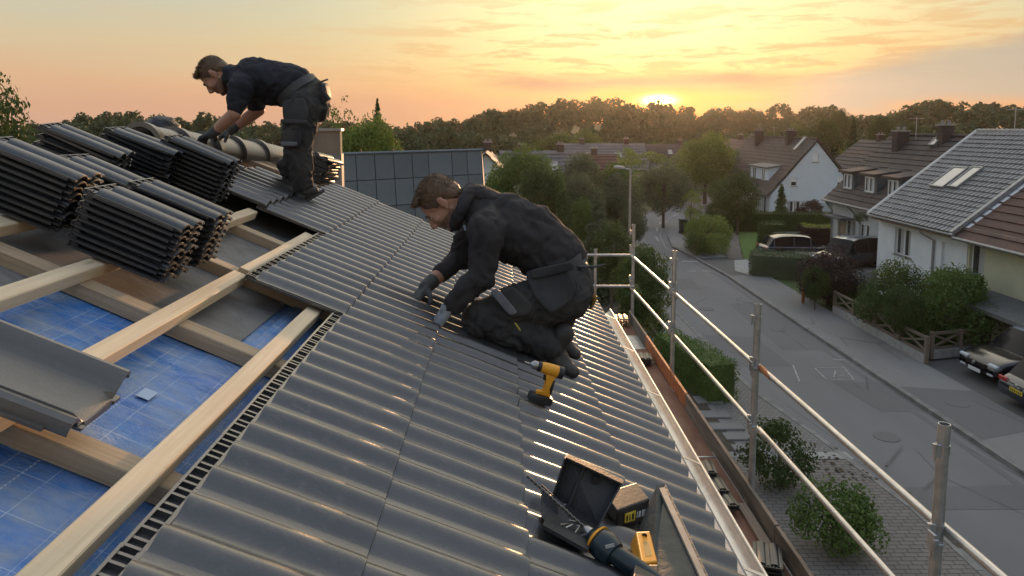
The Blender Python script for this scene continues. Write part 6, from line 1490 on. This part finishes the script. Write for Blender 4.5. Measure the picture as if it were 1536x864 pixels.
bush('s3', 1205, 1245, 400, 29.0, 'dark bush beneath the large purple bush', F_DARK)
bush('s2', 1030, 1095, 322, 43.5, 'light green shrubbery on the traffic island', F_LITE); bush('s2', 1028, 1062, 352, 41.8, 'low green shrub at the front left of the island', F_MID); bush('s2', 1052, 1094, 350, 41.9, 'low green shrub at the front right of the island', F_LITE)
bush('s2', 1046, 1072, 330, 46.5, 'pale green shrub at the back of the island', F_LITE)
bush('s2', 1158, 1180, 355, 43.6, 'bright yellow green shrub in front of the black garden car', F_YEL)
bush('s1', 1030, 1052, 312, 62, 'dark shrub behind the young street tree', F_DARK)
bush('s2', 1284, 1302, 318, 33.8, 'small grey shrub at the porch of the long brown roofed house', F_GREY)
bush('s2', 950, 1000, 460, 17.5, 'dark shrub between scaffold and pavement at the far end', F_DARK)
flat('island_bed', [(11.6, 41.2), (12.6, 41.15), (15.4, 51), (13.2, 51)], .09, mat('ground_cover', (.06, .09, .025), (.09, .13, .035), 3, .95, 0, .8, 20, bdist=.05))
# --- crossed timber fences
def crossed_fence(x0, y0, x1, y1, h, bays, label, z=.1):
    a = Vector((x0, y0, z)); b = Vector((x1, y1, z)); d = (b-a)/bays; f = thing('fence', label, 'fence', T(a)); inv = T(-a)
    def bar(p, q, r, nm, mt=M_FENCE):
        m = MB(); u = (q-p).normalized(); s_ = Vector((0, 0, 1)).cross(u); s_ = s_.normalized() if s_.length > .1 else Vector((1, 0, 0)); w = u.cross(s_)
        vs = [c+s_*i*r+w*j*r*1.4 for c in (p, q) for i, j in ((-1, -1), (1, -1), (1, 1), (-1, 1))]; m.add(vs, [(0, 1, 2, 3), (7, 6, 5, 4), (0, 4, 5, 1), (1, 5, 6, 2), (2, 6, 7, 3), (3, 7, 4, 0)]); m.build(nm, mt, f, None, inv)
    Zv = Vector((0, 0, 1))
    for i in range(bays+1):
        p = a+d*i; bar(p, p+Zv*h*1.04, .05, 'post')
    for i in range(bays):
        p, q = a+d*i, a+d*(i+1)
        bar(p+Zv*h*.97, q+Zv*h*.97, .03, 'top_rail'); bar(p+Zv*h*.40, q+Zv*h*.40, .025, 'low_rail')
        bar(p+Zv*h*.42, q+Zv*h*.92, .022, 'cross_bar'); bar(p+Zv*h*.92+Vector((.03, 0, 0)), q+Zv*h*.42+Vector((.03, 0, 0)), .022, 'cross_bar')
        m = MB(); e = (q-p).normalized(); s_ = Vector((e.y, -e.x, 0))*.07; vs = [c+s for c in (p, q, q+Zv*h*.34, p+Zv*h*.34) for s in (-s_, s_)]; m.add(vs, [(0, 2, 4, 6), (7, 5, 3, 1), (0, 1, 3, 2), (4, 5, 7, 6), (2, 3, 5, 4), (0, 6, 7, 1)]); m.build('kerb_wall', M_CONC, f, None, inv)
    return f
crossed_fence(13.25, 28.6, 13.25, 22.2, .85, 4, 'long crossed timber fence along the pavement before the bushes')
crossed_fence(13.7, 22.7, 15.9, 23.3, .85, 2, 'short crossed timber fence behind the parked black cars')
m = MB(); 
for (px, py, c_, Y) in ((1205, 440, .05, 30.2),):
    P0 = at_depth(px, py, Y); m.box((P0.x-.05, Y-.05, .05), (P0.x+.05, Y+.05, 1.5)); tag(m.build('garden_post', mat('orange_post', (.28, .12, .03), (.2, .09, .03), 6, .8)), 'orange brown wooden post at the corner of the purple bush', 'post')
# --- far figures and bin on the pavement
# ================================================================ CARS
def paint(name, c, r=.22):
    m_ = mat(name, c, tuple(x*1.15 for x in c), 3, r, .35, 0, coat=.8); return m_
M_TYRE = mat('tyre', (.012, .012, .012), rough=.85); M_RIM = mat('alloy_rim', (.30, .31, .32), (.2, .2, .2), 20, .35, .8)
M_CGL = mat('car_glass', (.010, .012, .014), rough=.10, spec=.15); M_HL = mat('headlight_glass', (.55, .60, .65), rough=.12); M_TL = mat('tail_light_red', (.35, .01, .012), rough=.2)
M_PLY_ = mat('yellow_number_plate', (.65, .48, .03), rough=.5); M_PLW = mat('white_number_plate', (.65, .66, .66), rough=.5)
def car(M, L, W, H, pm, label, suv=False, rear_plate=None, front_plate=M_PLW, roofm=None):
    """local x forward, origin on the ground below the middle"""
    t = thing('parked_car', label, 'car', M); hw = W/2; zb = .24 if not suv else .32
    # stations: x fraction, belt height, roof height, half width at belt, half width at roof
    bh = .60*H/1.45+ (.08 if suv else 0)
    S = [(-.50, bh*.80, 0, .86), (-.485, bh*1.05, 0, .93), (-.44, bh*1.24, 0, .97), (-.36, bh*1.28, H*.90, 1), (-.25, bh*1.27, H*.98, 1), (-.08, bh*1.25, H, 1), (.06, bh*1.24, H*.985, 1), (.16, bh*1.22, H*.93, 1), (.28, bh*1.18, 0, .99), (.36, bh*1.12, 0, .98), (.44, bh*1.0, 0, .94), (.485, bh*.82, 0, .88), (.50, bh*.62, 0, .80)]
    secs = []
    for (fx, zs, zr, kw) in S:
        x = fx*L; w = hw*kw; cab = zr > 0; zr_ = zr if cab else zs+.025; wr = w*.74 if cab else w*.86
        z0 = zb+(.12 if abs(fx) > .49 else 0)
        secs.append([(x, 0, z0), (x, w*.85, z0), (x, w*.97, z0+.06), (x, w, (z0+zs)*.5), (x, w*.985, zs*.93), (x, w*.93, zs), (x, wr, zr_-(.05 if cab else .012)), (x, wr*.80, zr_-(.012 if cab else .004)), (x, 0, zr_)])
    parts = {'body': MB(), 'side_window': MB(), 'side_window_': MB(), 'windscreen': MB(), 'rear_window': MB(), 'roof': MB()}
    n = 9
    for i in range(len(secs)-1):
        cabA, cabB = S[i][2] > 0, S[i+1][2] > 0
        for j in range(n-1):
            for sg in (1, -1):
                q = [secs[i][j], secs[i+1][j], secs[i+1][j+1], secs[i][j+1]]; q = [(a, b*sg, c) for a, b, c in q]
                key = 'body'
                if cabA and cabB and j == 5: key = 'side_window' if sg > 0 else 'side_window_'
                elif cabA and cabB and j >= 6: key = 'roof'
                elif (not cabA) and cabB and j >= 5: key = 'rear_window'
                elif cabA and (not cabB) and j >= 5: key = 'windscreen'
                parts[key].add(q, [(0, 1, 2, 3)])
    b = parts['body']
    for s_ in (secs[0], secs[-1]): b.poly(s_+[(a, -c, d) for a, c, d in s_[::-1]])
    for k, mb in parts.items():
        me = mb.mesh(k, {'body': pm, 'roof': roofm or pm}.get(k, M_CGL)); bm = bmesh.new(); bm.from_mesh(me); bmesh.ops.remove_doubles(bm, verts=bm.verts, dist=.002); bmesh.ops.recalc_face_normals(bm, faces=bm.faces); bm.to_mesh(me); bm.free()
        me.polygons.foreach_set('use_smooth', [True]*len(me.polygons)); me.set_sharp_from_angle(angle=math.radians(38)); link(k.rstrip('_'), me, t)
    for sg in (1, -1):      # pillars
        for i in (3, 5, 7):
            a = Vector(secs[i][5]); c = Vector(secs[i][6]); a.y *= sg; c.y *= sg; m = MB(); m.tube([a, c+Vector((0, 0, .02))], .022, 6); m.build('pillar', pm, t)
        m = MB(); m.cbox((.17*L, sg*(hw+.07), bh*1.30), (.10, .16, .11), bev=.02); m.build('mirror', pm, t)
        for fx in (-.31, .33):
            r_ = .33 if suv else .31; Mw = T(fx*L, sg*(hw-.10), r_) @ RX(math.pi/2)
            m = MB(); m.lathe([(r_*.62, -.11), (r_*.97, -.11), (r_, -.08), (r_, .08), (r_*.97, .11), (r_*.62, .11)], 26); w_ = m.build('wheel', M_TYRE, t, 40, Mw)
            m = MB(); m.lathe([(.05, -.118), (r_*.60, -.10), (r_*.60, .10), (.05, .118)], 20); m.build('rim', M_RIM, w_, 40)
            for k in range(5):
                m = MB(); a = k*2*math.pi/5; m.tube([(.04*math.cos(a), .04*math.sin(a), -.116*sg*-1*-1), (r_*.58*math.cos(a), r_*.58*math.sin(a), -.112*sg*-1*-1)], .022, 5); m.build('spoke', M_RIM, w_)
            m = MB(); m.lathe([(r_+.045, -.125), (r_+.045, .118)], 26); 
            m = MB(); pts = [(fx*L+math.cos(a)*(r_+.05), sg*(hw*1.005), r_+math.sin(a)*(r_+.05)) for a in [math.pi*k/12 for k in range(13)]]; m.tube(pts, .022, 5); m.build('wheel_arch', M_BLACK, t)
        zc = bh*.98
        m = MB(); m.cbox((L*.478, sg*hw*.66, bh*.86), (.10, .34, .11), bev=.03); m.build('headlight', M_HL, t, 40)
        m = MB(); m.cbox((-L*.484, sg*hw*.72, bh*1.08), (.07, .34, .13), bev=.02); m.build('tail_light', M_TL, t, 40)
        m = MB(); m.cbox((L*.492, sg*hw*.62, bh*.50), (.05, .22, .07), bev=.015); m.build('fog_light', M_HL if suv else M_BLACK, t)
    m = MB(); m.cbox((L*.497, 0, bh*.74), (.03, W*.42, .16), bev=.01)
    for k in range(4): m.cbox((L*.503, 0, bh*.74-.055+k*.036), (.03, W*.40, .008))
    m.build('grille', M_BLACK, t)
    m = MB(); m.tube([(L*.512, 0, bh*.79), (L*.522, 0, bh*.79)], .055, 18); m.build('badge', M_CHROME, t)
    m = MB(); m.cbox((L*.508, 0, bh*.50), (.012, .50, .11), bev=.004); m.build('number_plate', front_plate, t)
    m = MB(); m.cbox((-L*.503, 0, bh*.86), (.012, .50, .11), bev=.004); np_ = m.build('number_plate', rear_plate or M_PLW, t)
    for k in range(6): m = MB(); m.cbox((-L*.503-.008, -.19+k*.075, bh*.86), (.004, .035 if k != 2 else .015, .065)); m.build('lettering', M_BLACK, np_)
    m = MB(); m.tube([(-L*.503, 0, bh*1.09), (-L*.512, 0, bh*1.09)], .045, 16); m.build('badge', M_CHROME, t)
    m = MB(); m.cbox((-L*.492, 0, bh*1.12), (.02, W*.50, .025)); m.build('chrome_strip', M_CHROME, t)
    m = MB(); m.cbox((0, 0, zb+.02), (L*.86, W*.80, .10)); m.build('floor_pan', M_BLACK, t)
    for sg in (1, -1): m = MB(); m.tube([(x*L, sg*hw*.70, H+.02+(0 if abs(x) < .2 else -.03)) for x in (-.27, -.1, .08, .14)], .014, 6); m.build('roof_rail', M_CHROME, t)
    return t
P_BLK = paint('black_car_paint', (.012, .013, .017)); P_NAVY = paint('navy_car_paint', (.018, .024, .040)); P_SILV = paint('silver_blue_roof_paint', (.28, .34, .40)); P_SILV2 = paint('silver_car_paint', (.30, .33, .37)); P_DG = paint('dark_grey_car_paint', (.03, .032, .036))
car(T(16.1, 20.95, .045) @ RZ(math.pi+.06), 4.4, 1.82, 1.55, P_BLK, 'black car with pale blue roof parked nose towards the street beside the short fence', True, roofm=P_SILV)
car(T(15.75, 18.45, .045) @ RZ(-.03), 4.5, 1.80, 1.47, P_NAVY, 'dark navy car with yellow rear number plate parked beside the pale roofed car', False, rear_plate=M_PLY_)
car(T(16.9, 41.9, .0) @ RZ(.0), 4.0, 1.7, 1.32, P_DG, 'black car parked side on behind the clipped corner hedge')
m = MB(); m.box((15.5, 32.9, -.1), (17.8, 38.4, .86)); tag(m.build('raised_drive', M_CONC), kind='structure')
car(T(16.55, 34.3, .87) @ RZ(math.radians(205)), 3.7, 1.66, 1.48, P_DG, 'small dark car with pale roof parked before the white pantile house', roofm=P_SILV2)
def bin_(x, y, w, h, mt, label):
    t = thing('wheelie_bin', label, 'bin', T(x, y, .1), 'bins on the pavement'); m = MB()
    w2 = w*.8; vs = [(-w2/2, -w2/2, .04), (w2/2, -w2/2, .04), (w2/2, w2/2, .04), (-w2/2, w2/2, .04), (-w/2, -w/2, h), (w/2, -w/2, h), (w/2, w/2, h), (-w/2, w/2, h)]
    m.add(vs, [(0, 1, 5, 4), (1, 2, 6, 5), (2, 3, 7, 6), (3, 0, 4, 7), (3, 2, 1, 0), (4, 5, 6, 7)]); m.build('bin_body', mt, t)
    m = MB(); m.box((-w/2-.03, -w/2-.05, h+.002), (w/2+.03, w/2+.02, h+.07), bev=.02); m.build('lid', mt, t)
    for s_ in (-1, 1): m = MB(); m.tube([(s_*w*.4-.02, w*.42, .09), (s_*w*.4+.02, w*.42, .09)], .09, 12); m.build('wheel', M_TYRE, t)
bin_(12.45, 50.3, .5, .95, M_BLACK, 'tall black bin on the pavement by the young street tree'); bin_(13.1, 50.6, .55, .8, mat('grey_bin', (.16, .17, .17), rough=.6), 'grey bin right of the tall black bin'); bin_(13.65, 50.3, .6, .85, M_DGREY, 'dark bin at the trunk of the young street tree')
# ================================================================ HAZE
hz = bpy.data.materials.new('haze_air'); hz.use_nodes = True; hn = hz.node_tree; hn.nodes.clear()
hv = hn.nodes.new('ShaderNodeVolumePrincipled'); ho = hn.nodes.new('ShaderNodeOutputMaterial'); hn.links.new(hv.outputs[0], ho.inputs['Volume'])
hv.inputs['Color'].default_value = (.95, .90, .85, 1); hv.inputs['Density'].default_value = .00010; hv.inputs['Anisotropy'].default_value = .78
m = MB(); m.box((-695, -230, -3), (695, 695, 45)); hb = m.build('haze', hz); tag(hb, 'thin evening haze in the air', kind='stuff')
